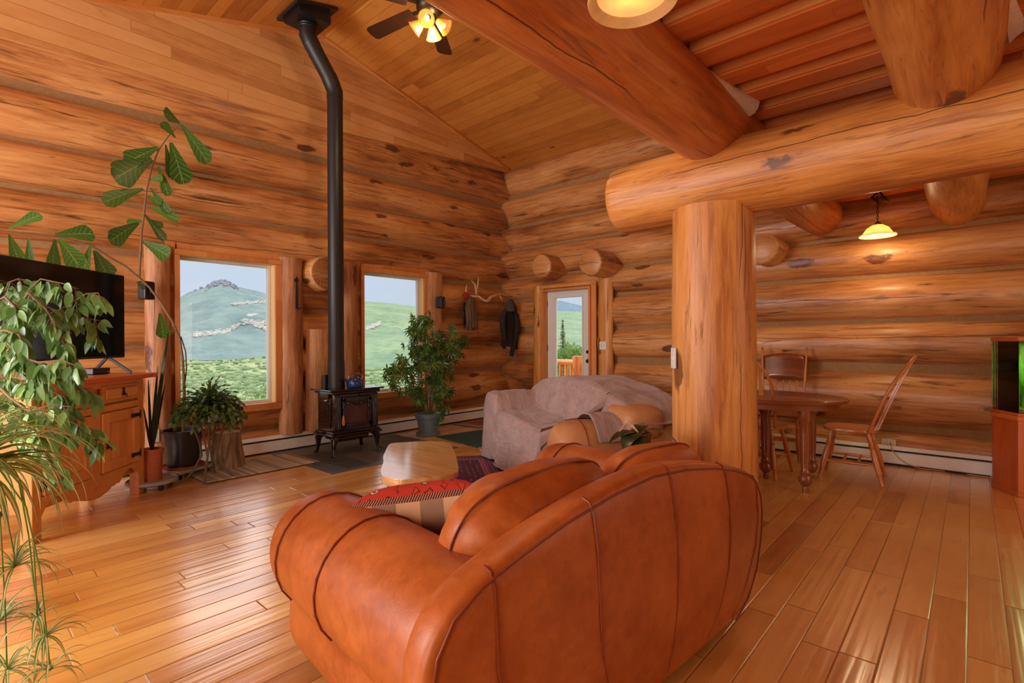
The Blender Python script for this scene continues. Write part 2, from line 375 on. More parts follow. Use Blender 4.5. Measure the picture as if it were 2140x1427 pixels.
M['scheff'] = leafmat('umbrella_leaf', lin(38, 78, 34), lin(112, 148, 62), .25)
M['cactus'] = leafmat('holiday_cactus_leaf', lin(50, 82, 38), lin(100, 132, 66), .35)
M['orchid'] = leafmat('orchid_leaf', lin(34, 46, 20), lin(52, 66, 26), .25)
M['snake'] = leafmat('sword_leaf', lin(22, 34, 20), lin(44, 62, 34), .35)
M['shrub'] = leafmat('shrub_leaf', lin(84, 118, 58), lin(136, 162, 88), .6)
def sage():
    b = NB('sagebrush_leaf'); g = b.n.new('ShaderNodeNewGeometry')
    return b.fin(b.ramp(g.outputs['Random Per Island'], [(0., lin(92, 116, 76)), (.5, lin(112, 134, 90)), (1., lin(134, 146, 114))]), 1., b.bump(b.noise(b.pos(), 6., 3), .8, .2))
M['shrub_far'] = sage()
M['pinetree'] = leafmat('conifer_needles', lin(78, 90, 42), lin(110, 114, 62), .7)
M['aqplant'] = leafmat('water_plant', lin(40, 120, 16), lin(110, 180, 40), .5)
def glass(name, tint=(1, 1, 1, 1)):
    b = NB(name)
    g = b.n.new('ShaderNodeBsdfTransparent'); g.inputs[0].default_value = tint
    gl = b.n.new('ShaderNodeBsdfGlossy'); gl.inputs['Roughness'].default_value = .02
    fr = b.n.new('ShaderNodeFresnel'); fr.inputs[0].default_value = 1.45
    m = b.n.new('ShaderNodeMixShader'); b.l.new(fr.outputs[0], m.inputs[0]); b.l.new(g.outputs[0], m.inputs[1]); b.l.new(gl.outputs[0], m.inputs[2])
    b.l.new(m.outputs[0], b.out.inputs['Surface']); return b.m
M['glass'] = glass('window_glass')
M['tankglass'] = glass('tank_glass', (.84, .93, .78, 1))
M['stoveglass'] = simple('smoked_glass', lin(74, 46, 30), .06, 0, 3, .5)
def emis(name, col, strength):
    b = NB(name); return b.fin(col, .4, None, Emission_Color=col, Emission_Strength=strength)
M['bulb'] = emis('lit_bulb', (1, .80, .45, 1), 6.)
def shade(name, col, em):
    b = NB(name); n = b.noise(b.objv(), 14., 4, .6, 1.)
    c = b.mix(b.map(n, .35, .65), tuple(x*.86 for x in col[:3])+(1,), col)
    tr = b.n.new('ShaderNodeBsdfTranslucent'); b.set(tr.inputs[0], c)
    b.fin(c, .35, None, Emission_Color=c, Emission_Strength=em)
    mx = b.n.new('ShaderNodeMixShader'); mx.inputs[0].default_value = .55
    b.l.new(b.p.outputs[0], mx.inputs[1]); b.l.new(tr.outputs[0], mx.inputs[2]); b.l.new(mx.outputs[0], b.out.inputs['Surface'])
    return b.m
M['shade'] = shade('alabaster_glass', (.92, .66, .32, 1), .10)
M['diffuser'] = shade('frosted_diffuser', (.95, .70, .33, 1), .72)
M['fanshade'] = shade('amber_glass', (.95, .58, .16, 1), .25)
M['hotshade'] = shade('lit_amber_glass', (1., .72, .34, 1), .5)
def bark():
    b = NB('stump_bark'); u, v = b.uv()
    n = b.noise(b.vec(b.math('MULTIPLY', u, 3.), b.math('MULTIPLY', v, 16.), 0.), 1., 6, .7, 1.)
    c = b.ramp(n, [(.3, lin(74, 54, 40)), (.48, lin(134, 106, 82)), (.6, lin(172, 146, 116)), (.75, lin(128, 72, 40))])
    return b.fin(c, .9, b.bump(n, .9, .02))
M['bark'] = bark()
def slab():
    b = NB('slab_table_top'); x, y, z = b.obj()
    n = b.noise(b.vec(b.math('MULTIPLY', x, 2.), b.math('MULTIPLY', y, 12.), 0.), 1., 5, .6, 1.)
    c = b.ramp(n, [(.3, lin(196, 140, 82)), (.55, lin(222, 172, 112)), (.75, lin(232, 188, 128))])
    return b.fin(c, .16, b.bump(n, .05, .004), Coat_Weight=.5, Coat_Roughness=.08)
M['slab'] = slab()
def ground(name, stops, scale, rock=None, rockt=.66, rocks=.02, spots=None):
    b = NB(name); v = b.pos(); x, y, z = b.sep(v)
    n = b.noise(v, scale, 6, .62); n2 = b.noise(v, scale*7, 4, .6)
    c = b.ramp(b.math('ADD', b.math('MULTIPLY', n, .65), b.math('MULTIPLY', n2, .35)), stops)
    if rock:
        r = b.noise(b.vec(b.math('MULTIPLY', x, .6), y, b.math('MULTIPLY', z, 3.)), rocks, 6, .65, .6)
        c = b.mix(b.map(r, rockt, rockt+.03), c, rock)
    if spots:
        sd, _ = b.voro(b.vec(x, y, b.math('MULTIPLY', z, .5)), spots[0])
        sg = b.math('MULTIPLY', b.map(sd, .42, .22), b.map(b.noise(v, spots[0]*.12, 3), .44, .56))
        c = b.mix(b.math('MULTIPLY', sg, spots[1]), c, spots[2])
    c = b.mix(1., c, (.42, .42, .42, 1), 'MULTIPLY')
    return b.fin(c, 1., b.bump(n2, .5, 1.))
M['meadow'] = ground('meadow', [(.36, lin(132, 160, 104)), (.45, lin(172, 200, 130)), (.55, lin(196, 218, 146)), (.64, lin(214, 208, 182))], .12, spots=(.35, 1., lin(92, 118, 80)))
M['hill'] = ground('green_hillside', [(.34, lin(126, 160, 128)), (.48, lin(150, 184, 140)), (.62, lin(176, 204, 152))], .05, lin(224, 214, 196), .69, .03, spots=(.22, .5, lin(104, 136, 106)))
M['mountain'] = ground('hazed_mountain', [(.34, lin(118, 148, 154)), (.5, lin(138, 170, 168)), (.66, lin(164, 188, 180))], .035, lin(222, 216, 212), .655, .013, spots=(.09, .4, lin(104, 132, 140)))  # distance haze painted into the slope as a bluish tint
M['blueridge'] = ground('far_blue_ridge', [(.34, lin(104, 136, 164)), (.6, lin(128, 160, 184))], .004)  # blue of far-off air painted into the ridge colour
M['rock'] = simple('summit_rock', lin(112, 114, 126), 1., .8, .2, .2)
M['talus'] = simple('pale_talus', lin(158, 154, 150), 1., .8, .2, .1)

# ------------------------------------------------------------------ mesh helpers
class MB:
    def __init__(s): s.v = []; s.f = []; s.uv = []
    def add(s, vs_, fs, uvs=None):
        o = len(s.v); s.v += [tuple(p) for p in vs_]
        for i, f in enumerate(fs):
            s.f.append([k+o for k in f]); s.uv.append(uvs[i] if uvs else None)
        return s
    def box(s, c, sz, rot=None):
        c = Vector(c); hx, hy, hz = sz[0]/2, sz[1]/2, sz[2]/2
        q = [Vector((x, y, z)) for z in (-hz, hz) for y in (-hy, hy) for x in (-hx, hx)]
        if rot is not None: q = [rot @ p for p in q]
        return s.add([c+p for p in q], [(0, 2, 3, 1), (4, 5, 7, 6), (0, 1, 5, 4), (2, 6, 7, 3), (0, 4, 6, 2), (1, 3, 7, 5)])
    def bar(s, a, b, w, h, up=(0, 0, 1)):
        a, b = Vector(a), Vector(b); d = (b-a); L = d.length; d.normalize(); upv = Vector(up)
        x = d.cross(upv)
        if x.length < 1e-4: x = d.cross(Vector((1, 0, 0)))
        x.normalize(); y = x.cross(d)
        R = Matrix((x, d, y)).transposed()
        return s.box((a+b)/2, (w, L, h), R)
    def tube(s, pts, r, n=10, caps=True, uvs=1.):
        pts = [Vector(p) for p in pts]; m = len(pts)
        rr = r if hasattr(r, '__len__') else [r]*m
        t0 = (pts[1]-pts[0]).normalized(); ref = Vector((0, 0, 1)) if abs(t0.z) < .9 else Vector((1, 0, 0))
        nx = t0.cross(ref).normalized(); vs_ = []; L = 0; ls = []
        for i, p in enumerate(pts):
            if i: L += (p-pts[i-1]).length
            ls.append(L)
            t = (pts[min(i+1, m-1)]-pts[max(i-1, 0)])
            if t.length < 1e-9: t = t0.copy()
            t.normalize(); nx = (nx-t*nx.dot(t))
            if nx.length < 1e-6: nx = t.orthogonal()
            nx.normalize(); ny = t.cross(nx)
            for k in range(n):
                a = 2*PI*k/n; vs_.append(p+(nx*math.cos(a)+ny*math.sin(a))*rr[i])
        fs = []; uv = []
        for i in range(m-1):
            for k in range(n):
                k2 = (k+1) % n
                fs.append((i*n+k, i*n+k2, (i+1)*n+k2, (i+1)*n+k))
                v0, v1 = 2*PI*rr[i]*k/n, 2*PI*rr[i]*(k+1)/n
                uv.append(((ls[i], v0), (ls[i], v1), (ls[i+1], v1), (ls[i+1], v0)))
        if caps:
            fs.append(tuple(range(n-1, -1, -1))); uv.append(tuple((math.cos(k)*rr[0], math.sin(k)*rr[0]) for k in range(n)))
            fs.append(tuple((m-1)*n+k for k in range(n))); uv.append(tuple((math.cos(k)*rr[-1], math.sin(k)*rr[-1]) for k in range(n)))
        return s.add(vs_, fs, uv)
    def lathe(s, prof, n=24, c=(0, 0, 0), axis=None, closed=False):
        """prof = [(radius, height)...] about z (or about `axis` from c)"""
        c = Vector(c); R = Matrix.Identity(3)
        if axis is not None: R = Vector((0, 0, 1)).rotation_difference(Vector(axis).normalized()).to_matrix()
        vs_ = []; m = len(prof)
        for r, z in prof:
            for k in range(n):
                a = 2*PI*k/n; vs_.append(c+R @ Vector((r*math.cos(a), r*math.sin(a), z)))
        fs = []
        for i in range(m-1):
            for k in range(n):
                k2 = (k+1) % n; fs.append((i*n+k, i*n+k2, (i+1)*n+k2, (i+1)*n+k))
        if prof[0][0] > 1e-5 and not closed: fs.append(tuple(range(n-1, -1, -1)))
        if prof[-1][0] > 1e-5 and not closed: fs.append(tuple((m-1)*n+k for k in range(n)))
        return s.add(vs_, fs)
    def prism(s, poly, z0, z1, fn=None):
        n = len(poly); vs_ = [(x, y, z0) for x, y in poly]+[(x, y, z1) for x, y in poly]
        if fn: vs_ = [fn(*p) for p in vs_]
        fs = [tuple(range(n-1, -1, -1)), tuple(range(n, 2*n))]+[(k, (k+1) % n, n+(k+1) % n, n+k) for k in range(n)]
        return s.add(vs_, fs)
    def grid(s, nu, nv, fn, uvfn=None, closed_u=False):
        vs_ = []; uu = []
        for j in range(nv+1):
            for i in range(nu+1):
                a, b = i/nu, j/nv; vs_.append(fn(a, b)); uu.append(uvfn(a, b) if uvfn else (a, b))
        fs = []; uv = []
        for j in range(nv):
            for i in range(nu):
                q = (j*(nu+1)+i, j*(nu+1)+i+1, (j+1)*(nu+1)+i+1, (j+1)*(nu+1)+i)
                fs.append(q); uv.append(tuple(uu[k] for k in q))
        return s.add(vs_, fs, uv)
    def ell(s, c, r, n=16, m=10, e=1., rot=None, nz=0., seed=0.):
        c = Vector(c)
        def pw(x): return math.copysign(abs(x)**e, x)
        vs_ = []
        for j in range(m+1):
            ph = -PI/2+PI*j/m
            for i in range(n):
                th = 2*PI*i/n
                p = Vector((r[0]*pw(math.cos(ph))*pw(math.cos(th)), r[1]*pw(math.cos(ph))*pw(math.sin(th)), r[2]*pw(math.sin(ph))))
                if nz: p *= 1+nz*mnoise.noise(p*6+Vector((seed, seed, seed)))
                if rot is not None: p = rot @ p
                vs_.append(c+p)
        fs = []; uv = []
        for j in range(m):
            for i in range(n):
                i2 = (i+1) % n; fs.append((j*n+i, j*n+i2, (j+1)*n+i2, (j+1)*n+i))
                uv.append(((i/n, j/m), ((i+1)/n, j/m), ((i+1)/n, (j+1)/m), (i/n, (j+1)/m)))
        return s.add(vs_, fs, uv)
    def leaf(s, base, d, nrm, L, W, n=4, droop=.3, shape='oval', fold=.18):
        """one leaf: rib from base along d, bending down by droop"""
        base = Vector(base); d = Vector(d).normalized(); nrm = Vector(nrm)
        side = d.cross(nrm)
        if side.length < 1e-4: side = d.orthogonal()
        side.normalize(); up = side.cross(d).normalized()
        vs_ = []
        for i in range(n+1):
            t = i/n
            if shape == 'oval': w = math.sin(PI*min(1, t*.96+.02))**.8*(1-.25*t)
            elif shape == 'drop': w = math.sin(PI*t**.75)**.9 if t < 1 else .0
            elif shape == 'fiddle': w = (.12+.9*t**1.1)*min(1, max(.0, (1.02-t)*5.5))**.5
            elif shape == 'strap': w = min(1, .5+2*t)*max(.02, (1-t))**.45
            else: w = min(1, 6*(t+.08))*min(1, 6*(1.02-t))
            w *= W/2
            p = base+d*(L*t*(1-.12*droop*t))-Vector((0, 0, 1))*(droop*L*t*t)
            vs_ += [p-side*w+up*(fold*w), p, p+side*w+up*(fold*w)]
        fs = []; uv = []
        for i in range(n):
            a = i*3; t0, t1 = i/n, (i+1)/n
            fs += [(a, a+1, a+4, a+3), (a+1, a+2, a+5, a+4)]
            uv += [((t0, 0), (t0, .5), (t1, .5), (t1, 0)), ((t0, .5), (t0, 1), (t1, 1), (t1, .5))]
        return s.add(vs_, fs, uv)
    def xf(s, M4): s.v = [tuple(M4 @ Vector(p)) for p in s.v]; return s
    def build(s, name, mat, parent=None, smooth=True, sharp=40, bevel=0., seg=2, grain=None, sub=0, loc=None):
        me = bpy.data.meshes.new(name); me.from_pydata(s.v, [], s.f); me.update()
        ul = me.uv_layers.new(name='UVMap')
        lo = [min(p[i] for p in s.v) for i in range(3)]; hi = [max(p[i] for p in s.v) for i in range(3)]
        if grain is None: grain = max(range(3), key=lambda i: hi[i]-lo[i])
        ox, oy = random.random()*20, random.random()*20
        for pi, pl in enumerate(me.polygons):
            pre = s.uv[pi]
            if pre is not None:
                for k, li in enumerate(pl.loop_indices): ul.data[li].uv = pre[k]
            else:
                nn = pl.normal; ax = max(range(3), key=lambda i: abs(nn[i])); oth = [i for i in range(3) if i != ax]
                if grain in oth: ua = grain; va = [i for i in oth if i != grain][0]
                else: ua, va = oth
                for li in pl.loop_indices:
                    co = me.vertices[me.loops[li].vertex_index].co; ul.data[li].uv = (co[ua]+ox, co[va]+oy)
        me.materials.append(mat)
        if smooth:
            for pl in me.polygons: pl.use_smooth = True
            if sharp: me.set_sharp_from_angle(angle=math.radians(sharp))
        o = bpy.data.objects.new(name, me); COL.objects.link(o)
        if parent is not None: o.parent = parent
        if loc is not None: o.location = loc
        if bevel:
            b = o.modifiers.new('bevel', 'BEVEL'); b.width = bevel; b.segments = seg; b.limit_method = 'ANGLE'; b.angle_limit = math.radians(35)
        if sub:
            q = o.modifiers.new('subdivision', 'SUBSURF'); q.levels = sub; q.render_levels = sub
        return o

def tag(o, label=None, cat=None, group=None, kind=None):
    if label: o['label'] = label
    if cat: o['category'] = cat
    if group: o['group'] = group
    if kind: o['kind'] = kind
    return o
def thing(name, label, cat, loc=(0, 0, 0), rz=0., group=None, kind=None):
    o = bpy.data.objects.new(name, None); COL.objects.link(o); o.empty_display_size = .1
    o.location = loc; o.rotation_euler = (0, 0, rz)
    return tag(o, label, cat, group, kind)
def copy_tree(o, parent=None):
    kids = list(o.children); c = o.copy(); COL.objects.link(c); c.parent = parent
    for k in kids: copy_tree(k, c)
    return c
def rel(root, p):
    """world point -> local coordinates of an Empty that only has location and z rotation"""
    return Matrix.Rotation(-root.rotation_euler.z, 3, 'Z') @ (Vector(p)-root.location)

def log_mesh(mb, p0, p1, r0, r1, seed=0., n=28, step=.14, rough=.035, clamp=None, extra=(), roundend=0.):
    """a peeled log from p0 to p1; clamp = (axis index, lo, hi, z0, z1, keep) flattens it at an opening"""
    p0, p1 = Vector(p0), Vector(p1); d = p1-p0; L = d.length; d = d/L
    ref = Vector((0, 0, 1)) if abs(d.z) < .8 else Vector((1, 0, 0))
    x = d.cross(ref).normalized(); y = x.cross(d)
    ts = set([0., L]); k = max(2, int(L/step))
    ts |= set(L*i/k for i in range(k+1)); ts |= set(e_ for e_ in extra if 0 < e_ < L)
    if roundend: ts |= {roundend*.25, roundend*.6, roundend, L-roundend*.25, L-roundend*.6, L-roundend}
    ts = sorted(ts); vs_ = []; m = len(ts)
    for t in ts:
        r = r0+(r1-r0)*t/L
        if roundend:
            q = min(t, L-t)/roundend
            if q < 1: r *= .90+.10*math.sqrt(1-(1-q)**2)
        c = p0+d*t
        wob = Vector((mnoise.noise(Vector((t*.6, seed, 1.))), mnoise.noise(Vector((t*.6, seed, 9.))), 0))*rough*r*1.1
        for i in range(n):
            a = PI+2*PI*i/n; ca, sa = math.cos(a), math.sin(a)
            rr = r*(1+rough*mnoise.noise(Vector((t*1.3, ca*1.2+seed*3.1, sa*1.2)))+rough*.5*mnoise.noise(Vector((t*4., ca*3+seed, sa*3))))
            p = c+x*(ca*rr+wob.x)+y*(sa*rr+wob.y)
            for (ax, lo, hi, z0, z1, keep) in (clamp or ()):
                if lo <= p[ax] <= hi and z0 < p.z < z1: p.z = z1 if keep > 0 else z0
            vs_.append(p)
    fs = []; uv = []; rm = (r0+r1)/2
    for j in range(m-1):
        for i in range(n):
            i2 = (i+1) % n; fs.append((j*n+i2, j*n+i, (j+1)*n+i, (j+1)*n+i2))
            v0, v1 = 2*PI*rm*i/n, 2*PI*rm*(i+1)/n
            uv.append(((ts[j], v1), (ts[j], v0), (ts[j+1], v0), (ts[j+1], v1)))
    for j, rev in ((0, False), (m-1, True)):
        cc = sum((Vector(vs_[j*n+i]) for i in range(n)), Vector())/n
        vs_.append(cc); ci = len(vs_)-1
        for i in range(n):
            i2 = (i+1) % n
            fs.append((j*n+i, j*n+i2, ci) if not rev else (j*n+i2, j*n+i, ci))
            a0, a1 = 2*PI*i/n, 2*PI*(i+1)/n
            uv.append(((math.cos(a0)*rm*.4, math.sin(a0)*rm), (math.cos(a1)*rm*.4, math.sin(a1)*rm), (0, 0)))
    mb.add(vs_, fs, uv)
    return mb

# ------------------------------------------------------------------ the room
XL, YB = -5.74, 6.28                     # inner faces of the window wall and of the door wall
RIDGE_Y, RIDGE_Z, SL_R, SL_L = 3.06, 4.82, .235, .28
def ceil_z(y): return RIDGE_Z-(SL_R*(y-RIDGE_Y) if y > RIDGE_Y else SL_L*(RIDGE_Y-y))
X_END, Y_NEAR = 2.8, -2.9
fl = MB().box(((XL-.5+X_END)/2, (Y_NEAR+YB+.4)/2, -.06), (X_END-XL+.5, YB-Y_NEAR+.4, .12))
# boards run along Y
tag(fl.build('floor', M['floor'], grain=1), kind='structure')

W1 = dict(y0=P(363, 524, X=XL).y, y1=P(587, 545, X=XL).y, z0=P(589, 853, X=XL).z, z1=P(587, 545, X=XL).z)
W2 = dict(y0=P(752.5, 558, X=XL).y, y1=P(893, 573.6, X=XL).y, z0=P(589, 853, X=XL).z, z1=P(893, 573.6, X=XL).z)
DX0, DX1 = P(1138, 607, Y=YB).x, P(1239, 598, Y=YB).x
DZ1 = P(1239, 598, Y=YB).z
TW = .075                               # width of the flat window trim

def wall_logs(root, bounds, lo, hi, axis, face, openings, prefix, seed0):
    """bounds: [(z at lo end, z at hi end)...] seams from the floor up"""
    for i in range(len(bounds)-1):
        (a0, a1), (b0, b1) = bounds[i], bounds[i+1]
        r0, r1 = (b0-a0)/2-.004, (b1-a1)/2-.004
        c0, c1 = (a0+b0)/2, (a1+b1)/2
        rm = max(r0, r1); segs = [(lo, hi)]; cl = []
        for (o0, o1, z0, z1) in openings:
            tm = ((o0+o1)/2-lo)/(hi-lo); cm = c0+(c1-c0)*tm; rr = r0+(r1-r0)*tm
            if cm+rr < z0+.01 or cm-rr > z1-.01: continue
            if z0+.14 < cm < z1-.1:
                ns = []
                for (s0, s1) in segs:
                    if o0 > s0 and o1 < s1: ns += [(s0, o0), (o1, s1)]
                    else: ns.append((s0, s1))
                segs = ns
            cl.append((axis, o0, o1, z0, z1, 1 if cm >= z1-.1 else -1))
        cl = [c for c in cl if not any(abs(s[1]-c[1]) < 1e-6 or abs(s[0]-c[2]) < 1e-6 for s in segs)]
        for (s0, s1) in segs:
            t0, t1 = (s0-lo)/(hi-lo), (s1-lo)/(hi-lo)
            ra, rb = r0+(r1-r0)*t0, r0+(r1-r0)*t1; za, zb = c0+(c1-c0)*t0, c0+(c1-c0)*t1
            if axis == 1: pa, pb = (face-ra, s0, za), (face-rb, s1, zb)
            else: pa, pb = (s0, face+ra, za), (s1, face+rb, zb)
            ex = []
            for c in cl: ex += [c[1]-s0-.002, c[1]-s0+.002, c[2]-s0-.002, c[2]-s0+.002]
            mb = log_mesh(MB(), pa, pb, ra, rb, seed0+i*1.7+s0, clamp=cl, extra=ex, rough=.03)
            dax = 0 if axis == 1 else 1; sg = -1 if axis == 1 else 1      # which way is outdoors
            nv_ = []
            for p in mb.v:
                p = list(p); dep = (p[dax]-face)*sg
                if dep > ra: p[dax] = face+sg*(ra+(dep-ra)*.45); dep = (p[dax]-face)*sg
                k = max(0., dep-.10)
                if k > 0:
                    for (o0, o1, z0, z1) in openings:
                        if abs(p[axis]-o0) < .012 and s1 < o1: p[axis] -= k*1.3
                        if abs(p[axis]-o1) < .012 and s0 > o0: p[axis] += k*1.3
                        if o0-.01 < p[axis] < o1+.01:
                            if abs(p[2]-z1) < .012: p[2] += k*.7
                            elif abs(p[2]-z0) < .012: p[2] -= k*.7
                nv_.append(tuple(p))
            mb.v = nv_
            mb.build('log', M['log'], root)

wl_ = thing('wall_left', None, None, kind='structure')
LB = [(-.02, -.02), (.27, .22), (.74, .77), (1.17, 1.2), (1.54, 1.58), (2.0, 2.15), (2.47, 2.58), (2.81, 3.03), (3.29, 3.43), (3.88, 4.13)]
ops = [(W1['y0'], W1['y1'], W1['z0'], W1['z1']), (W2['y0'], W2['y1'], W2['z0'], W2['z1'])]
wall_logs(wl_, LB, Y_NEAR, YB+.25, 1, XL, ops, 'left', 1.)
def slab_with_holes(mb, lo, hi, z0, z1, holes, put):
    """fill a wall rectangle leaving rectangular holes"""
    xs = sorted(set([lo, hi]+[h[0] for h in holes]+[h[1] for h in holes]))
    for a, b in zip(xs, xs[1:]):
        hh = [h for h in holes if h[0] <= a+1e-6 and h[1] >= b-1e-6]
        z = z0
        for h in sorted(hh, key=lambda q: q[2]):
            if h[2] > z: put(mb, a, b, z, h[2])
            z = h[3]
        if z < z1: put(mb, a, b, z, z1)
CHD = .135
ch = MB(); slab_with_holes(ch, Y_NEAR, YB+.3, -.05, 4.1, ops, lambda m, a, b, c, d: m.box((XL-CHD-.02, (a+b)/2, (c+d)/2), (.04, b-a, d-c)))
ch.build('chinking', M['chink'], wl_)
# planked gable above the logs
gp = [P(0, 81, X=XL), P(640, 260, X=XL), P(1060, 361, X=XL)]
def gz(y):
    q = gp
    if y < q[1].y: return q[1].z+(q[0].z-q[1].z)*(q[1].y-y)/(q[1].y-q[0].y)
    return q[1].z+(q[2].z-q[1].z)*(y-q[1].y)/(q[2].y-q[1].y)
ys = [Y_NEAR, 0., 1.5, 2.4, RIDGE_Y, 4.2, 5.2, YB+.1]
poly = [(y, gz(y)) for y in ys]+[(y, ceil_z(y)+.03) for y in reversed(ys)]
MB().prism(poly, -.03, .03, lambda a, b, c: (XL+.012+c, a, b)).build('gable_planking', M['panel'], wl_, grain=1, smooth=False)
# slim moulding where the gable meets the ceiling
mo = MB(); yy = [Y_NEAR, RIDGE_Y, YB]
for a, b in zip(yy, yy[1:]): mo.bar((XL+.055, a, ceil_z(a)-.018), (XL+.055, b, ceil_z(b)-.018), .028, .034)
mo.build('gable_moulding', M['trim'], wl_, smooth=False)

wb_ = thing('wall_back', None, None, kind='structure')
def bz(px, py): return P(px, py, Y=YB).z
BB = [(-.02, -.02), (.30, .30), (bz(1279, 748), bz(2072, 775)), (bz(1279, 687), bz(2072, 661)), (bz(1279, 609), bz(2100, 559)),
      (bz(1094, 581), bz(2100, 447)), (bz(1100, 512), 2.72), (bz(1094, 469), 3.12), (bz(1100, 398), 3.6), (4.1, 4.1)]
dop = [(DX0, DX1, -.1, DZ1)]
wall_logs(wb_, BB, XL-.25, X_END, 0, YB, dop, 'back', 40.)
ch = MB(); slab_with_holes(ch, XL-.3, X_END, -.05, 4.1, dop, lambda m, a, b, c, d: m.box(((a+b)/2, YB+CHD+.02, (c+d)/2), (b-a, .04, d-c)))
ch.build('chinking', M['chink'], wb_)
# pale caulk where the two walls are scribed together
def face_at(bounds, z, end):
    for q0, q1 in zip(bounds, bounds[1:]):
        if q0[end] <= z <= q1[end]:
            r = (q1[end]-q0[end])/2; c = (q1[end]+q0[end])/2; return min(CHD, r-math.sqrt(max(0, (r-.004)**2-(z-c)**2)))
    return CHD
ckp = []
for i in range(230):
    z = .2+i*.0165
    ckp.append((XL-face_at(LB, z, 1)+.012, YB+face_at(BB, z, 0)-.012, z))
MB().tube(ckp, .0095, 8).build('corner_caulk', M['chink'], wb_)
# ceiling: two planked slopes, ridge square to the window wall
ce = MB()
for (a, b) in ((Y_NEAR, RIDGE_Y), (RIDGE_Y, YB+.3)):
    q = [(XL-.3, a, ceil_z(a)), (X_END, a, ceil_z(a)), (X_END, b, ceil_z(b)), (XL-.3, b, ceil_z(b))]
    q2 = [(x, y, z+.12) for x, y, z in q]
    ce.add(q+q2, [(3, 2, 1, 0), (4, 5, 6, 7), (0, 1, 5, 4), (1, 2, 6, 5), (2, 3, 7, 6), (3, 0, 4, 7)])
tag(ce.build('ceiling', M['ceiling'], grain=0, smooth=False), kind='structure')

# the sides of the room behind and right of the camera, plainly boarded
rw = MB().box(((XL+X_END)/2, Y_NEAR-.06, 2.6), (X_END-XL+.6, .12, 5.3)); tag(rw.build('wall_rear', M['panel'], grain=0, smooth=False), kind='structure')
rw = MB().box((X_END+.06, (Y_NEAR+YB)/2, 2.6), (.12, YB-Y_NEAR+.6, 5.3)); tag(rw.build('wall_right', M['panel'], grain=1, smooth=False), kind='structure')

# windows
def window(n, W, left_glass_gap):
    r = thing('window_%d' % n, None, None, kind='structure')
    y0, y1, z0, z1 = W['y0'], W['y1'], W['z0'], W['z1']; xf = XL+.015
    t = MB()                                   # flat trim on the room side
    t.box((xf, (y0+y1)/2, z1-TW*.35), (.03, y1-y0, TW*.7)); t.box((xf, (y0+y1)/2, z0+TW/2), (.034, y1-y0, TW))
    zm, zh = (z0+TW+z1-TW*.7)/2, z1-TW*.7-z0-TW-.002
    t.box((xf, y0+TW*.3, zm), (.03, TW*.6, zh)); t.box((xf, y1-TW/2, zm), (.03, TW, zh))
    t.build('window_trim', M['trim'], r, bevel=.004)
    a0, a1, b0, b1 = y0+TW*.6, y1-TW, z0+TW, z1-TW*.7
    j = MB(); dp = .17                         # deep jamb boards
    xc = XL-dp/2
    j.box((xc, a0-.012, (b0+b1)/2), (dp, .024, b1-b0-.001)); j.box((xc, a1+.012, (b0+b1)/2), (dp, .024, b1-b0-.001))
    j.box((xc, (a0+a1)/2, b1+.012), (dp, a1-a0+.048, .024)); j.box((xc, (a0+a1)/2, b0-.012), (dp, a1-a0+.048, .024))
    j.build('window_jamb', M['trim_pale'], r, bevel=.002)
    rf = MB(); xr = XL-.095; dr_ = .13          # rough frame behind the trim
    rf.box((xr, (y0-.06+a0-.026)/2, (z0+z1)/2), (dr_, a0-.026-y0+.06, z1-z0+.14)); rf.box((xr, (y1+.06+a1+.026)/2, (z0+z1)/2), (dr_, y1+.06-a1-.026, z1-z0+.14))
    rf.box((xr, (y0+y1)/2, (z1+.07+b1+.026)/2), (dr_-.004, a1-a0+.05, z1+.07-b1-.026)); rf.box((xr, (y0+y1)/2, (z0-.07+b0-.026)/2), (dr_-.004, a1-a0+.05, b0-.026-z0+.07))
    rf.build('rough_frame', M['trim'], r, smooth=False)
    f = MB(); xg = XL-.115; fw = .032           # sash
    f.box((xg, a0+fw/2, (b0+b1)/2), (.05, fw, b1-b0)); f.box((xg, a1-fw/2, (b0+b1)/2), (.05, fw, b1-b0))
    f.box((xg, (a0+a1)/2, b1-fw/2), (.046, a1-a0-2*fw, fw)); f.box((xg, (a0+a1)/2, b0+fw/2), (.046, a1-a0-2*fw, fw))
    f.build('window_frame', M['white'], r, bevel=.004)
    MB().box((xg, (a0+a1)/2, (b0+b1)/2), (.008, a1-a0-fw, b1-b0-fw)).build('glass_pane', M['glass'], r, smooth=False)
window(1, W1, 0); window(2, W2, 0)

# the glazed door in the far wall
d = thing('door_1', None, None, kind='structure')
dz = DZ1-.03; yd = YB+.06
gx0, gx1 = P(1160, 623, Y=yd-.03).x, P(1216, 621, Y=yd-.03).x; gz1 = P(1190, 621, Y=yd-.03).z; gz0 = .28
s = MB(); a, b = DX0+.03, DX1-.03
s.box(((a+gx0)/2, yd, dz/2+.01), (gx0-a, .045, dz-.02)); s.box(((b+gx1)/2, yd, dz/2+.01), (b-gx1, .045, dz-.02))
s.box(((gx0+gx1)/2, yd, (gz1+dz)/2), (gx1-gx0, .045, dz-gz1)); s.box(((gx0+gx1)/2, yd, gz0/2+.01), (gx1-gx0, .045, gz0-.02))
s.build('door_leaf', M['white'], d, bevel=.003)
g = MB()
for (x, w) in ((gx0-.012, .024), (gx1+.012, .024)): g.box((x, yd-.025, (gz0+gz1)/2), (w, .02, gz1-gz0+.048))
for z in (gz0-.012, gz1+.012): g.box(((gx0+gx1)/2, yd-.025, z), (gx1-gx0, .02, .024))
g.build('glazing_bead', M['white'], d, bevel=.005)
MB().box(((gx0+gx1)/2, yd, (gz0+gz1)/2), (gx1-gx0, .01, gz1-gz0)).build('glass_pane', M['glass'], d, smooth=False)
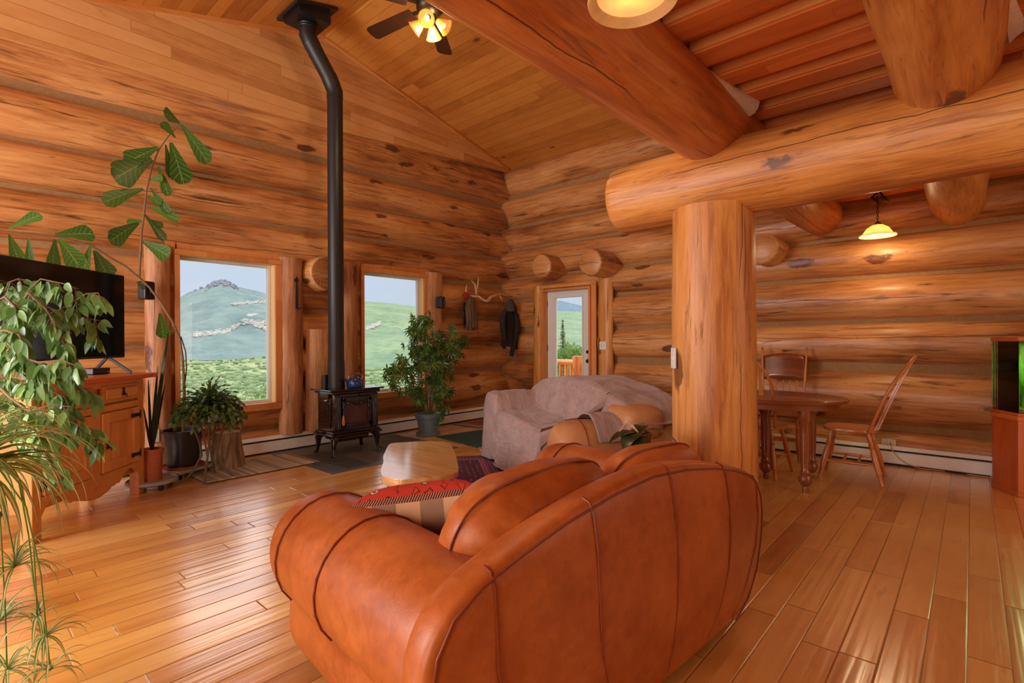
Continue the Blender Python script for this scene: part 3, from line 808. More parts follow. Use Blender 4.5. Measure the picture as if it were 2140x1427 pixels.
k = MB()
k.box((DX0+.015, YB+.05, dz/2), (.03, .26, dz)); k.box((DX1-.015, YB+.05, dz/2), (.03, .26, dz)); k.box(((DX0+DX1)/2, YB+.05, dz+.015), (DX1-DX0, .26, .03))
k.build('door_jamb', M['trim'], d, bevel=.003)
k = MB(); k.box((DX0-.03, YB+.095, dz/2), (.06, .13, dz+.1)); k.box((DX1+.03, YB+.095, dz/2), (.06, .13, dz+.1)); k.box(((DX0+DX1)/2, YB+.095, dz+.075), (DX1-DX0+.1, .126, .08)); k.build('rough_frame', M['trim'], d, smooth=False)
k = MB()
k.box((DX0-.03, YB-.03, dz/2+.03), (.07, .03, dz+.06)); k.box((DX1+.035, YB-.03, dz/2+.03), (.08, .03, dz+.06)); k.box(((DX0+DX1)/2+.005, YB-.03, dz+.075), (DX1-DX0+.15, .03, .05))
k.build('door_casing', M['trim'], d, bevel=.003)
kx = P(1231, 741, Y=yd-.04).x
for nm, zz, r in (('deadbolt', P(1231, 735, Y=yd).z, .026), ('door_knob', P(1231, 754, Y=yd).z, .030)):
    q = MB().lathe([(r*1.1, 0), (r*1.1, .012), (r*.5, .016), (r*.45, .035), (r*.95, .045), (r, .06), (r*.7, .072), (0, .074)], 20, (kx, yd-.022, zz), (0, -1, 0))
    q.build(nm, M['brass'], d)
for zz in (1.78, 1.1, .25):
    MB().tube([(DX0+.03, yd-.03, zz-.05), (DX0+.03, yd-.03, zz+.05)], .008, 8).build('hinge', M['brass'], d)

# timber posts that frame the openings (split logs standing against the walls)
def wallpost(name, label, px0, px1, z0, z1, wall, mat, seed, depth=.10):
    if wall == 'L':
        ya, yb = P(px0, 700, X=XL+.05).y, P(px1, 700, X=XL+.05).y; c = Vector((XL-.02, (ya+yb)/2, 0)); w = yb-ya
    else:
        xa, xb = P(px0, 700, Y=YB-.05).x, P(px1, 700, Y=YB-.05).x; c = Vector(((xa+xb)/2, YB+.02, 0)); w = xb-xa
    t = thing(name, label, 'post', c)
    mb = log_mesh(MB(), (0, 0, z0), (0, 0, z1), w/2, w/2*.97, seed, rough=.06, step=.1)
    if wall == 'L': mb.v = [(x*depth/(w/2), y, z) for x, y, z in mb.v]
    else: mb.v = [(x, y*depth/(w/2), z) for x, y, z in mb.v]
    mb.build('half_log', mat, t)
    return t
wallpost('jamb_post', 'weathered half-log post left of the left window, behind the tall fiddle-leaf stems', 306, 362, .0, 2.14, 'L', M['log_grey'], 3.)
wallpost('jamb_post', 'smooth half-log post right of the left window, with an iron hook', 588, 638, .18, 2.16, 'L', M['log_grey'], 5.)
wallpost('jamb_post', 'half-log post left of the right window, close behind the stovepipe', 712, 752.5, .18, 2.18, 'L', M['log_grey'], 8.)
wallpost('jamb_post', 'half-log post right of the right window, carrying a small black speaker', 893.5, 929, .18, 2.19, 'L', M['log_grey'], 11.)
wallpost('jamb_post', 'slim half-log post on the hinge side of the white door', 1110, 1134, .0, 2.06, 'B', M['log_pale'], 14., .07)
wallpost('jamb_post', 'wavy half-log post beside the white door, with a light switch', 1246, 1276, .0, 2.12, 'B', M['log_pale'], 17., .07)
wallpost('wall_timber', 'broad upright half log on the wall behind the black stove', 643, 712, .18, 1.36, 'L', M['log'], 19., .12)
# cut ends of cross logs
def stub(label, px, py, r, wall, out, seed, mat=None, sq=1.):
    if wall == 'L': c = P(px, py, X=XL+out); p0, p1 = Vector((XL-.2, c.y, c.z)), Vector((XL+out, c.y, c.z))
    else: c = P(px, py, Y=YB-out); p0, p1 = Vector((c.x, YB+.2, c.z)), Vector((c.x, YB-out, c.z))
    t = thing('log_stub', label, 'log', p0)
    mb = log_mesh(MB(), (0, 0, 0), p1-p0, r, r*.96, seed, rough=.06, step=.06, roundend=.03)
    mb.build('log_end', mat or M['log'], t); return t
stub('round cut log end jutting from the wall behind the stovepipe', 684, 572, .21, 'L', .17, 2.)
stub('cut log end above the left side of the white door', 1130, 556, .19, 'B', .30, 4.)
stub('cut log end above the right side of the white door', 1232, 548, .19, 'B', .42, 6.)
stub('cut log end half hidden right of the big log post', 1592, 520, .17, 'B', .30, 9.)

# big timbers
YBM = P(1490, 714, D=3.3).y; PXM = P(1490, 714, D=3.3).x
pt = thing('log_post', 'massive peeled log post with knots standing between the sofas', 'post', (PXM, YBM, 0))
pr = [(0, .262), (.5, .256), (1.0, .262), (1.5, .262), (1.75, .25), (2.06, .245)]
pm = MB(); log_mesh(pm, (0, 0, 0), (0, 0, 2.05), .262, .246, 21., n=40, step=.07, rough=.03)
pm.build('trunk', M['log_pale'], pt)
bmz0 = P(1300, 405, Y=YBM).z
bm = thing('log_beam', 'huge horizontal log beam with a rounded cut end resting on the post', 'beam', (P(1296, 410, Y=YBM).x, YBM, bmz0-.06))
log_mesh(MB(), (0, 0, 0), (X_END-bm.location.x, 0, .06), .232, .250, 33., n=40, step=.09, rough=.03, roundend=.05).build('trunk', M['log_pale'], bm)
j1z, j2z = 2.50, 2.50
j1 = thing('log_joist', 'red-brown log joist above the loveseat, nearer the ceiling fan', 'beam', (PXM+.03, Y_NEAR, j1z))
log_mesh(MB(), (0, 0, 0), (0, YB+.15-Y_NEAR, .04), .232, .205, 44., n=36, step=.1, rough=.035).build('trunk', M['log_red'], j1)
j2x = P(1975, 140, Y=YBM).x
j2 = thing('log_joist', 'thick log joist overhead at the upper right corner', 'beam', (j2x, Y_NEAR, j2z))
log_mesh(MB(), (0, 0, 0), (0, YB+.15-Y_NEAR, -.02), .212, .195, 55., n=36, step=.1, rough=.035).build('trunk', M['log_pale'], j2)
# crumpled sealant where the joists sit on the beam
for jx, sd, lab in ((PXM+.03+.19, 1., 'left joist'), (j2x+.2, 5., 'right joist')):
    t = thing('sealant_strip', 'wrinkled pale sealant strip along the top edge of the %s' % lab, 'sealant', (jx, YBM-.18, 2.60))
    log_mesh(MB(), (-.03, -.45, .03), (.03, .12, .04), .02, .055, sd, n=12, step=.03, rough=.5).build('sealant', M['chink_white'], t)
# loft floor: boards on boards, along X
dk = thing('loft_deck', 'loft floor of lapped boards seen from below, over the dining side', 'ceiling', (PXM, 0, 2.64))
up_ = MB().box(((X_END-PXM)/2, (Y_NEAR+YB+.1)/2, .06), (X_END-PXM, YB+.1-Y_NEAR, .03)); up_.build('upper_boards', M['deck'], dk, grain=0, smooth=False)
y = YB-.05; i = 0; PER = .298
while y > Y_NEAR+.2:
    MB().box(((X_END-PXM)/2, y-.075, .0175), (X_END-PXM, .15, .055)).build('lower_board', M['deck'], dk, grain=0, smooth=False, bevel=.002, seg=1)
    MB().box(((X_END-PXM)/2+.1, y-.158, .021), (X_END-PXM-.2, .016, .046)).build('lit_edge_strip', M['trim'], dk, grain=0, smooth=False)  # added pale strip, stands in for light on the board's near face
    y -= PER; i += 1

# baseboard heaters
def heater(label, a, b, axis):
    t = thing('baseboard_heater', label, 'heater', a); L = (Vector(b)-Vector(a)).length
    t.rotation_euler.z = axis
    # local: x along, y out into the room
    prof = [(0, .02), (.055, .02), (.058, .03), (.058, .125), (.052, .128), (.052, .152), (.03, .182), (0, .182)]
    MB().prism(prof, 0, L, lambda p, q, r: (r, p, q)).build('casing', M['heater'], t, smooth=False, grain=0)
    MB().box((L/2, .0535, .141), (L-.04, .006, .016)).build('outlet_slot', M['slot'], t, smooth=False)
    MB().box((L/2, .04, .01), (L-.02, .02, .02)).build('inlet_gap', M['slot'], t, smooth=False)
    for x in (-.002, L+.002): MB().box((x, .031, .1), (.02, .064, .168)).build('end_cap', M['heater'], t, bevel=.004)
heater('white baseboard heater running under both windows behind the stove', (XL-.015, YB-.05, 0), (XL-.015, .9, 0), -PI/2)
heater('white baseboard heater along the dining wall beside the fish tank', (1.6, YB-.09, 0), (-4.0, YB-.09, 0), PI)

# ------------------------------------------------------------------ stove, pipe, hearth, mats
hx0, hx1 = XL+.06, -4.36
hy0, hy1 = P(686, 990, Z=0).y, P(880, 920, Z=0).y
t = thing('stove_hearth', 'dark slate tile hearth under the black stove', 'hearth', ((hx0+hx1)/2, (hy0+hy1)/2, 0))
MB().box((0, 0, .004), (hx1-hx0, hy1-hy0, .008)).build('tiles', M['slate'], t, smooth=False)

def flatrug(name, label, cat, pts, mat, th=.008, z=.0, grain=None, unit=False, nz=.0):
    """pts: four floor corners in order"""
    c = sum((Vector(p) for p in pts), Vector())/4; c.z = 0
    t = thing(name, label, cat, c); a, b, cc, dd = [Vector((p[0], p[1], 0))-c for p in pts]
    lu, lv = (b-a).length, (dd-a).length; nu, nv = 26, 18
    def f(u, v):
        p = a.lerp(b, u).lerp(dd.lerp(cc, u), v); h = z+th+nz*max(0, mnoise.noise(Vector((p.x*3, p.y*3, 1.))))
        return (p.x, p.y, h)
    m = MB().grid(nu, nv, f, (lambda u, v: (u, v)) if unit else (lambda u, v: (u*lu, v*lv)))
    o = m.build('pile', mat, t, sharp=0)
    sm = o.modifiers.new('thickness', 'SOLIDIFY'); sm.thickness = th*.95; sm.offset = -1
    return t
m0, m1 = P(432, 1012, Z=0), P(668, 967, Z=0)
mw = Vector((-.62, -.02, 0))
flatrug('floor_mat', 'grey-beige striped mat on the floor below the left window', 'rug', [m0, m1, m1+mw, m0+mw], M['striped'], .007, .009, nz=.004)
ga, gb, gc = P(911, 913, Z=0), P(1002, 937, Z=0), P(1014, 896, Z=0)
gu = (gb-ga).normalized(); gv = Vector((-gu.y, gu.x, 0)); 
gl_ = (gb-ga).length
flatrug('floor_mat', 'dark green mat on the floor left of the covered sofa', 'rug', [ga, ga+gu*gl_, ga+gu*gl_+gv*1.25, ga+gv*1.25], M['greenmat'], .009)
ra = P(935, 889, Z=0); rb = P(1012, 876, Z=0)
ra.x = rb.x = XL+.28; 
flatrug('small_rug', 'small patterned rug by the heater behind the green mat', 'rug', [(XL+.12, 4.98, 0), (XL+.62, 5.02, 0), (XL+.60, 5.92, 0), (XL+.10, 5.9, 0)], M['smallrug'], .007, unit=True)
pc = P(1028, 954, Z=0); pd_ = P(1062, 1012, Z=0)
pu = (pd_-pc).normalized(); pv = Vector((pu.y, -pu.x, 0))
if pv.dot(P(950, 958, Z=0)-pc) < 0: pv = -pv
flatrug('persian_rug', 'purple and red oriental rug under the slab coffee table', 'rug', [pc, pc+pu*1.75, pc+pu*1.5+pv*1.0, pc+pv*1.0], M['persian'], .009, unit=True)

# stove: front faces +X
sx0, sx1 = P(668, 948, Z=0).x+.02, P(697, 957, Z=0).x
sy0, sy1 = P(697, 957, Z=0).y, P(803, 942, Z=0).y
SW, SD, SH = sy1-sy0, .36, .70
sv = thing('wood_stove', 'dark brown enamelled heating stove on four curved legs on the slate hearth', 'stove', ((sx1-SD/2), (sy0+sy1)/2, .008))
# local: +x front, y along the wall
hw, hd = SW/2, SD/2
b = MB(); b.box((0, 0, .455), (SD*.94, SW*.97, .43)); b.build('firebox', M['enamel'], sv, bevel=.012)
b = MB()
for z, e_ in ((.215, .028), (.24, .012)): b.box((0, 0, z), (SD+e_*2, SW+e_*2, .028))
b.build('base_moulding', M['enamel'], sv, bevel=.010, seg=3)
b = MB(); b.box((0, 0, .665), (SD+.02, SW+.03, .03)); b.box((0, 0, .69), (SD+.08, SW+.10, .022)); b.build('top_plate', M['enamel'], sv, bevel=.009, seg=3)
b = MB(); b.box((-.02, 0, .175), (SD*.7, SW*.72, .06)); b.build('ash_pan', M['enamel'], sv, bevel=.01)
for sx in (-1, 1):
    for sy in (-1, 1):
        pts = [(sx*(hd-.035), sy*(hw-.045), .215), (sx*(hd-.01), sy*(hw-.015), .17), (sx*(hd-.015), sy*(hw-.012), .10), (sx*(hd-.005), sy*(hw-.005), .03), (sx*(hd+.012), sy*(hw+.012), .0)]
        MB().tube(pts, [.045, .038, .024, .017, .022], 12).build('leg', M['enamel'], sv)
# front: pilasters, door with arched glass
for sy in (-1, 1):
    b = MB(); b.box((hd*.97, sy*(hw-.05), .45), (.03, .075, .38))
    for k in (-1, 0, 1): b.box((hd*.97+.016, sy*(hw-.05)+k*.02, .45), (.008, .008, .34))
    b.build('pilaster', M['enamel'], sv, bevel=.004)
dr = MB(); z0, z1 = .30, .60; dw = hw-.10
dr.box((hd+.005, 0, z0+.018), (.03, dw*2, .036)); dr.box((hd+.005, 0, z1-.01), (.03, dw*2, .05))
for y in (-dw+.02, dw-.02): dr.box((hd+.005, y, (z0+z1)/2), (.03, .04, z1-z0))
for sy in (-1, 1):       # two arched brows over the glass
    arc = [(hd+.018, sy*(dw*.47)+q*dw*.40, z1-.075+.035*math.cos(q*PI/2)) for q in [i/6-1 for i in range(13)]]
    dr.tube(arc, .011, 8)
dro = dr.build('door', M['enamel'], sv, bevel=.005)
MB().box((hd+.004, 0, (z0+z1)/2), (.006, dw*2-.06, z1-z0-.06)).build('door_glass', M['stoveglass'], dro, smooth=False)
ms = MB()
for y in (-.06, .07): ms.ell((hd+.012, y, z0+.075), (.004, .016, .052), 10, 8)
hb = MB(); hb.tube([(hd+.015, -dw-.005, .43), (hd+.05, -dw-.01, .43), (hd+.055, -dw-.015, .42)], .006, 8)
hbo = hb.build('door_latch', M['chrome'], sv)
MB().lathe([(.008, 0), (.014, -.03), (.017, -.075), (.013, -.10), (0, -.108)], 14, (hd+.056, -dw-.015, .425)).build('latch_grip', simple('turned_wood_grip', lin(190, 110, 60), .4), hbo)
b = MB(); b.box((hd*.97+.005, 0, .632), (.025, SW*.72, .03)); b.ell((hd+.025, .04, .634), (.012, .014, .014), 10, 8); b.build('top_drawer', M['enamel'], sv, bevel=.006)
# left side panel with basket-weave grille and arch
b = MB(); b.box((0, -hw*.985, .44), (SD*.62, .012, .30)); b.build('side_panel', M['enamel'], sv, bevel=.004)
b = MB()
for i in range(7):
    for j in range(9): b.ell((-.075+i*.025, -hw-.002, .315+j*.026), (.009, .008, .010), 6, 4)
b.tube([(.10*math.cos(a), -hw-.006, .545+.035*math.sin(a)) for a in [PI*k/10 for k in range(11)]], .008, 6)
b.build('side_grille', M['enamel'], sv)
b = MB(); b.box((0, -hw-.008, .632), (SD*.55, .014, .05)); b.box((0, -hw-.014, .632), (SD*.4, .008, .03)); b.build('side_cartouche', M['enamel'], sv, bevel=.005)
# stovepipe
px_, py_ = -5.21, P(703, 805, X=-5.21).y
zb_ = P(703, 190, X=px_).z; top = P(643, 80, X=px_)
sp = thing('stovepipe', 'long black stovepipe with an offset elbow rising from the stove to the ceiling', 'stovepipe', (px_, py_, .71))
R_ = .083
MB().lathe([(R_, 0), (R_, zb_-.71-.07)], 32, (0, 0, 0)).build('lower_pipe', M['black'], sp)
MB().lathe([(R_+.008, .0), (R_+.008, .03), (R_+.004, .05), (R_+.004, .28), (R_+.001, .30)], 32).build('collar', M['black'], sp)
oy = top.y-py_; oz = top.z-.71
el = MB(); el.tube([(0, 0, zb_-.71-.09), (0, 0, zb_-.71-.02), (0, oy*.12, zb_-.71+.06), (0, oy*.25, zb_-.71+.06+(oz-(zb_-.71+.06))*.2)], R_+.003, 28); el.build('lower_elbow', M['black'], sp)
MB().tube([(0, oy*.2, zb_-.71+.06+(oz-(zb_-.71+.06))*.13), (0, oy*.92, oz-.02)], R_, 28).build('offset_pipe', M['black'], sp)
MB().tube([(0, oy*.8, oz-.07), (0, oy, oz+.03), (0, oy, oz+.14)], R_+.003, 28).build('upper_elbow', M['black'], sp)
bx = MB(); cz = ceil_z(py_+oy)-.71
for z in (oz+.10, oz+.125): bx.lathe([(R_+.012, z-.008), (R_+.016, z), (R_+.012, z+.008)], 28, (0, oy, 0))
bx.build('pipe_bands', M['black'], sp)
bx = MB(); bx.box((0, oy, (oz+.15+cz)/2), (.34, .34, cz-oz-.15)); bx.build('ceiling_support_box', M['black'], sp, smooth=False)
fl_ = MB(); fl_.box((0, oy, cz-.03), (.46, .46, .03), Matrix.Rotation(math.atan(SL_L), 3, 'X')); fl_.build('ceiling_flange', M['black'], sp, smooth=False)
# second slim pipe behind (combustion air)
t = thing('air_pipe', 'short slim black pipe behind the big stovepipe', 'pipe', (px_-.10, py_-.08, .30))
MB().lathe([(.035, 0), (.035, .55)], 18).build('pipe', M['black'], t)
# blue kettle
kp = P(735, 806, X=-5.05); kt = thing('kettle', 'dark blue enamel kettle on the stove top', 'kettle', (-5.05, P(738, 800, X=-5.05).y+.02, .711))
MB().lathe([(.0, 0), (.078, 0), (.086, .012), (.088, .05), (.082, .085), (.062, .105), (.0, .108)], 28).build('body', M['bluekettle'], kt)
MB().lathe([(.05, .104), (.048, .112), (.02, .12), (.008, .122), (.012, .135), (0, .14)], 20).build('lid', M['bluekettle'], kt)
MB().tube([(0, -.07, .055), (0, -.105, .085), (0, -.125, .105)], [.022, .015, .011], 12).build('spout', M['bluekettle'], kt)
MB().tube([(0, .08, .08), (.0, .092, .12), (0, .05, .155), (0, -.02, .16), (0, -.07, .13), (0, -.075, .09)], .006, 8).build('handle', M['chrome'], kt)

# ------------------------------------------------------------------ coffee table
ctz = .40
pts = [(1010, 180), (985, 215), (972, 250), (950, 290), (958, 335), (932, 395), (935, 450), (985, 468), (1060, 483), (1120, 486), (1190, 476), (1300, 472), (1440, 455), (1550, 432), (1587, 398), (1570, 335), (1555, 270), (1525, 205), (1500, 172), (1400, 166), (1250, 165), (1140, 173)]
cp = [P(560+x/3.963, 880+y/3.963, Z=ctz) for x, y in pts]
cc = sum(cp, Vector())/len(cp)
ct = thing('coffee_table', 'low live-edge wood slab coffee table on the oriental rug', 'table', (cc.x, cc.y, .011))
pl = [(p.x-cc.x, p.y-cc.y) for p in cp]
def smooth_poly(p, n=2):
    for _ in range(n):
        q = []
        for i in range(len(p)):
            a, b = p[i], p[(i+1) % len(p)]
            q += [(a[0]*.75+b[0]*.25, a[1]*.75+b[1]*.25), (a[0]*.25+b[0]*.75, a[1]*.25+b[1]*.75)]
        p = q
    return p
pl = smooth_poly(pl, 2)
tp = MB(); zt = ctz-.011
tp.prism([(x*.985, y*.985) for x, y in pl], zt-.055, zt-.05)
n_ = len(pl); tp = MB()
rings = [(.955, zt-.058), (.975, zt-.052), (.99, zt-.03), (1., zt-.008), (.995, zt)]
vs_ = [(x*k, y*k, z) for k, z in rings for x, y in pl]
fs = [(j*n_+i, j*n_+(i+1) % n_, (j+1)*n_+(i+1) % n_, (j+1)*n_+i) for j in range(4) for i in range(n_)]
fs += [tuple(range(n_-1, -1, -1)), tuple(4*n_+i for i in range(n_))]
tp.add(vs_, fs); tp.build('slab_top', M['slab'], ct)
for px, py in ((822, 1006), (930, 1003), (945, 948), (850, 940)):
    q = P(px, py, Z=.12)-Vector((cc.x, cc.y, 0)); q = Vector((q.x, q.y, 0)); q *= min(1, .40/max(q.length, .01))**.5
    lg = log_mesh(MB(), (q.x, q.y, 0), (q.x*.95, q.y*.95, zt-.05), .062, .055, px*.1, n=16, step=.06, rough=.1)
    lg.build('leg', M['oak'], ct)

# ------------------------------------------------------------------ leather seats
def outline(hwid, top=.80, side=.60):
    """closed outline (x, z) of the camel back; hwid = half-width of the seat between the arms' centres"""
    half = [(.62, .06), (.74, .11), (.83, .21), (.875, .33), (.89, .45), (.875, .53), (.83, .60), (.75, .648), (.62, .688), (.45, .73), (.22, .768)]
    k = hwid-.57
    half = [(x+k*min(1, x/.6), z) for x, z in half]
    return half+[(0, .785)]+[(-x, z) for x, z in reversed(half)]
def leather_seat(root, hwid, D, mat, pipemat, seat_top=.45, seams=(), cushions=True, cushion_mat=None):
    cm = cushion_mat or mat
    # base rail
    MB().box((0, D*.52, .20), (hwid*2+.10, D*.86, .24)).build('base', mat, root, bevel=.04, seg=3)
    # back shell
    ol = outline(hwid); n = len(ol); cx, cz = 0, .42
    ly = [(D-.115, .05), (D-.112, .012), (D-.095, -.008), (D-.055, -.014), (D-.02, -.014), (D-.004, -.004), (D+.008, .03)]
    vs_ = []
    def inset(p, d):
        v = Vector((p[0]-cx, p[1]-cz)); L = v.length
        return (cx+v.x*(1-d/L), max(.05, cz+v.y*(1-d/L)))
    for y, d in ly: vs_ += [(q[0], y, q[1]) for q in (inset(p, d) for p in ol)]
    caps = [(.8, D+.02), (.5, D+.032), (.25, D+.036)]
    last = [inset(p, .03) for p in ol]
    for s_, y in caps: vs_ += [(cx+(q[0]-cx)*s_, y, cz+(q[1]-cz)*s_) for q in last]
    m = len(ly)+3; fs = []
    for j in range(m-1):
        for i in range(n-1): fs.append((j*n+i, j*n+i+1, (j+1)*n+i+1, (j+1)*n+i))
        fs.append((j*n+n-1, j*n, (j+1)*n, (j+1)*n+n-1))
    fs.append(tuple((m-1)*n+i for i in range(n))); fs.append(tuple(range(n-1, -1, -1)))
    bk = MB().add(vs_, fs).build('backrest', mat, root, sharp=60, sub=2)
    # piping around and vertical seams of the back panel
    def ztop(x):
        best = .8
        up = sorted([(p[0], p[1]) for p in ol if p[1] > .44])
        for a, b in zip(up, up[1:]):
            if a[0] <= x <= b[0] and b[0] > a[0]: return a[1]+(b[1]-a[1])*(x-a[0])/(b[0]-a[0])
        return best
    pp = MB(); pp.tube([(q[0], D+.003, q[1]) for q in (inset(p, .016) for p in ol)], .0038, 6)
    pp.build('piping', pipemat, bk)
    for x in seams:
        zt_ = ztop(x); q = MB()
        kx_ = abs(x)/(hwid+.32); bul = .034*(1-kx_**3); b0 = .70
        ptsl = [(x*b0, D+.010, .10), (x*(.5+.5*b0), D+.010+bul*.5, .2), (x*.97, D+.008+bul*.8, .33), (x, D+.008+bul*.9, .45), (x, D+.008+bul*.6, zt_-.12), (x, D+.009+bul*.1, zt_-.03), (x, D-.005, zt_+.004), (x, D-.03, zt_+.012)]
        q.tube(ptsl, .0032, 6); q.build('seam', pipemat, bk)
    # rolled arms
    for s_ in (-1, 1):
        c = Vector((hwid+.11, .44)); r = .205
        pr = [(hwid-.06, .07), (hwid-.10, .25), (hwid-.10, .40)]
        for k in range(16):
            a = math.radians(185-k*15.2); pr.append((c.x+r*math.cos(a), c.y+r*math.sin(a)*1.0))
        pr += [(hwid+.225, .26), (hwid+.235, .17), (hwid+.23, .10), (hwid+.21, .07)]
        npf = len(pr); mb = MB(); vs_ = []
        yl = [(-.07, .30), (-.06, .62), (-.03, .84), (.03, .97), (.10, 1.), (.3, 1.), (.55, 1.), (D-.08, 1.0), (D-.02, .99)]
        for y, f in yl:
            for (x, z) in pr:
                if z > .24: xx, zz = c.x+(x-c.x)*f, c.y+(z-c.y)*f
                else: xx, zz = hwid+.08+(x-hwid-.08)*(.35+.65*f), z
                vs_.append((s_*xx, y, zz))
        fs = []
        for j in range(len(yl)-1):
            for i in range(npf):
                i2 = (i+1) % npf; q = (j*npf+i, j*npf+i2, (j+1)*npf+i2, (j+1)*npf+i); fs.append(q if s_ < 0 else q[::-1])
        a0 = tuple(range(npf)); a1 = tuple((len(yl)-1)*npf+i for i in range(npf))
        fs += [a0[::-1] if s_ < 0 else a0, a1 if s_ < 0 else a1[::-1]]
        am = mb.add(vs_, fs).build('armrest', mat, root, sharp=70, sub=2)
        for y in (.13, .47):
            MB().tube([(s_*(c.x+(x-c.x)*1.012), y, c.y+(z-c.y)*1.012) for x, z in pr[3:-4]], .0035, 6).build('seam', pipemat, am)
    for sx in (-1, 1):
        for y in (.14, D-.1):
            MB().lathe([(.0, 0), (.028, 0), (.04, .02), (.045, .05), (.036, .075), (.03, .085), (0, .086)], 16, (sx*(hwid+.0), y, 0)).build('foot', M['oak_dark'], root)
    if cushions:
        for s_ in (-1, 1):
            MB().ell((s_*(hwid-.11)/2, D*.42, seat_top-.07), ((hwid-.10)/2+.01, D*.40, .095), 32, 16, .42, None, .02, s_*3.).build('seat_cushion', cm, root, sharp=0)

LX, LYC = -.785, 1.575
DL = 1.08
LRZ = -math.radians(95.5)
ldep = Vector((-math.sin(LRZ), math.cos(LRZ), 0))
lo_ = Vector((LX, LYC, 0))-ldep*DL
lv = thing('leather_loveseat', 'cognac brown leather loveseat with rolled arms seen from behind, nearest the camera', 'sofa', lo_, LRZ)
leather_seat(lv, .57, DL, M['leather'], M['piping'], seams=(.70, .33, -.09, -.50, -.80))
# loose back cushions of the loveseat: puffed, slumped
def puff(root, c, half, tilt, yaw, mat, name='back_cushion', wr=.05, seed=0., e=.5):
    R = Matrix.Rotation(yaw, 3, 'Z') @ Matrix.Rotation(tilt, 3, 'X')
    mb = MB(); n, m = 44, 24
    c = Vector(c)
    def pw(x): return math.copysign(abs(x)**e, x)
    vs_ = []
    for j in range(m+1):
        ph = -PI/2+PI*j/m
        for i in range(n):
            th = 2*PI*i/n
            # lie in the x-z plane, thickness along y: lens section with rounded outline
            x = pw(math.cos(ph))*pw(math.cos(th)); z = pw(math.cos(ph))*pw(math.sin(th)); y = math.sin(ph)
            p = Vector((half[0]*x, half[1]*y*(1-.12*(abs(x)**3+abs(z)**3)/2), half[2]*z))
            rr = max(abs(x), abs(z))
            fold = math.sin(x*23+seed)*math.sin(z*9+seed*2)*.5+mnoise.noise(Vector((x*5+seed, z*7, y)))
            p.y += half[1]*wr*fold*math.copysign(1, y)*(1 if rr > .35 else .5)
            p.z += half[2]*wr*.6*mnoise.noise(Vector((x*4, seed, 2.)))
            vs_.append(c+R @ p)
    fs = [(j*n+i, j*n+(i+1) % n, (j+1)*n+(i+1) % n, (j+1)*n+i) for j in range(m) for i in range(n)]
    mb.add(vs_, fs); o = mb.build(name, mat, root, sharp=0, sub=1)
    # welt around the edge
    ring = []
    for i in range(48):
        th = 2*PI*i/48; ring.append(c+R @ Vector((half[0]*1.005*pw(math.cos(th)), 0, half[2]*1.005*pw(math.sin(th)))))
    ring.append(ring[0])
    MB().tube(ring, .0042, 6, False).build('piping', M['piping'], o)
    return o
puff(lv, (.29, DL-.275, .60), (.37, .165, .215), math.radians(-18), math.radians(5), M['leather'], wr=.09, seed=1.3, e=.62)
puff(lv, (-.37, DL-.25, .585), (.29, .15, .205), math.radians(-13), math.radians(-3), M['leather'], wr=.09, seed=4.1, e=.6)

# kilim pillow lying in the corner of the loveseat
kq = Vector((-1.56, 1.24, .55))
kl = thing('kilim_pillow', 'red patterned kilim pillow with beige plaid back tucked inside the loveseat arm', 'pillow', tuple(kq))
def pillow(root, half, R):
    n = 24
    for sgn, nm, mt in ((1, 'kilim_front', M['kilim']), (-1, 'plaid_back', M['plaid'])):
        def f(u, v, sgn=sgn):
            a, b = u*2-1, v*2-1
            th = (max(0, (1-a**4))*max(0, 1-b**4))**.55
            pin = 1-.07*(1-abs(a))*abs(b)**3
            x, z = a*half[0]*(1-.06*(1-a*a)*0-.05*(1-b*b)*0)*(1-.06*(1-abs(b))*abs(a)), b*half[1]*(1-.06*(1-abs(a))*abs(b))
            return R @ Vector((x, sgn*half[2]*th, z))
        m = MB().grid(n, n, f)
        if sgn > 0: m.f = [q[::-1] for q in m.f]; m.uv = [q[::-1] for q in m.uv]
        m.build(nm, mt, root, sharp=0)
# front (red) faces up and away to the window wall; the plaid back faces the camera
nrm = Vector((-.46, .33, .82)).normalized(); xax = Vector((.745, .667, 0.)); xax = (xax-nrm*xax.dot(nrm)).normalized(); zax = xax.cross(nrm)
pillow(kl, (.24, .20, .10), Matrix((xax, nrm, zax)).transposed())

# throw hanging over the far arm of the loveseat, fringe showing
th = thing('fringed_throw', 'folded tan throw with a fringe over the far arm of the loveseat', 'blanket', (LX-.20, LYC+.90, .3))
mb = MB(); mb.grid(10, 12, lambda u, v: ((u-.5)*.30, (.012*math.sin(u*9)+(.03 if v < .6 else .03-(v-.6)*.12)), .17-v*.36))
o = mb.build('cloth', simple('tan_throw', lin(150, 96, 56), .95, .5, 120), th, sharp=0)
o.modifiers.new('thickness', 'SOLIDIFY').thickness = .008
fr = MB()
for i in range(26):
    x = (i/25-.5)*.30; fr.tube([(x, -.018, -.19), (x+random.uniform(-.008, .008), -.02, -.235), (x+random.uniform(-.012, .012), -.022, -.275)], [.003, .003, .0015], 5)
tag(fr.build('fringe', simple('fringe_yarn', lin(120, 78, 46), .95), th), kind='stuff')

# ------------------------------------------------------------------ covered sofa
ZA = .58
FR = P(1172, 912, Z=ZA-.05); FLp = P(1036, 838, Z=ZA-.0)
wd = Vector((FR.x-FLp.x, FR.y-FLp.y, 0)); Wn = wd.length; wd.normalize()
rzs = math.atan2(wd.y, wd.x)
hw2 = Wn/2-.12
mid = (FR+FLp)/2
D2 = .92
sf = thing('covered_sofa', 'tan leather sofa mostly hidden under a mauve quilt, near the white door', 'sofa', (mid.x, mid.y, 0), rzs)
leather_seat(sf, hw2, D2, M['leather_tan'], M['piping'], cushions=True)
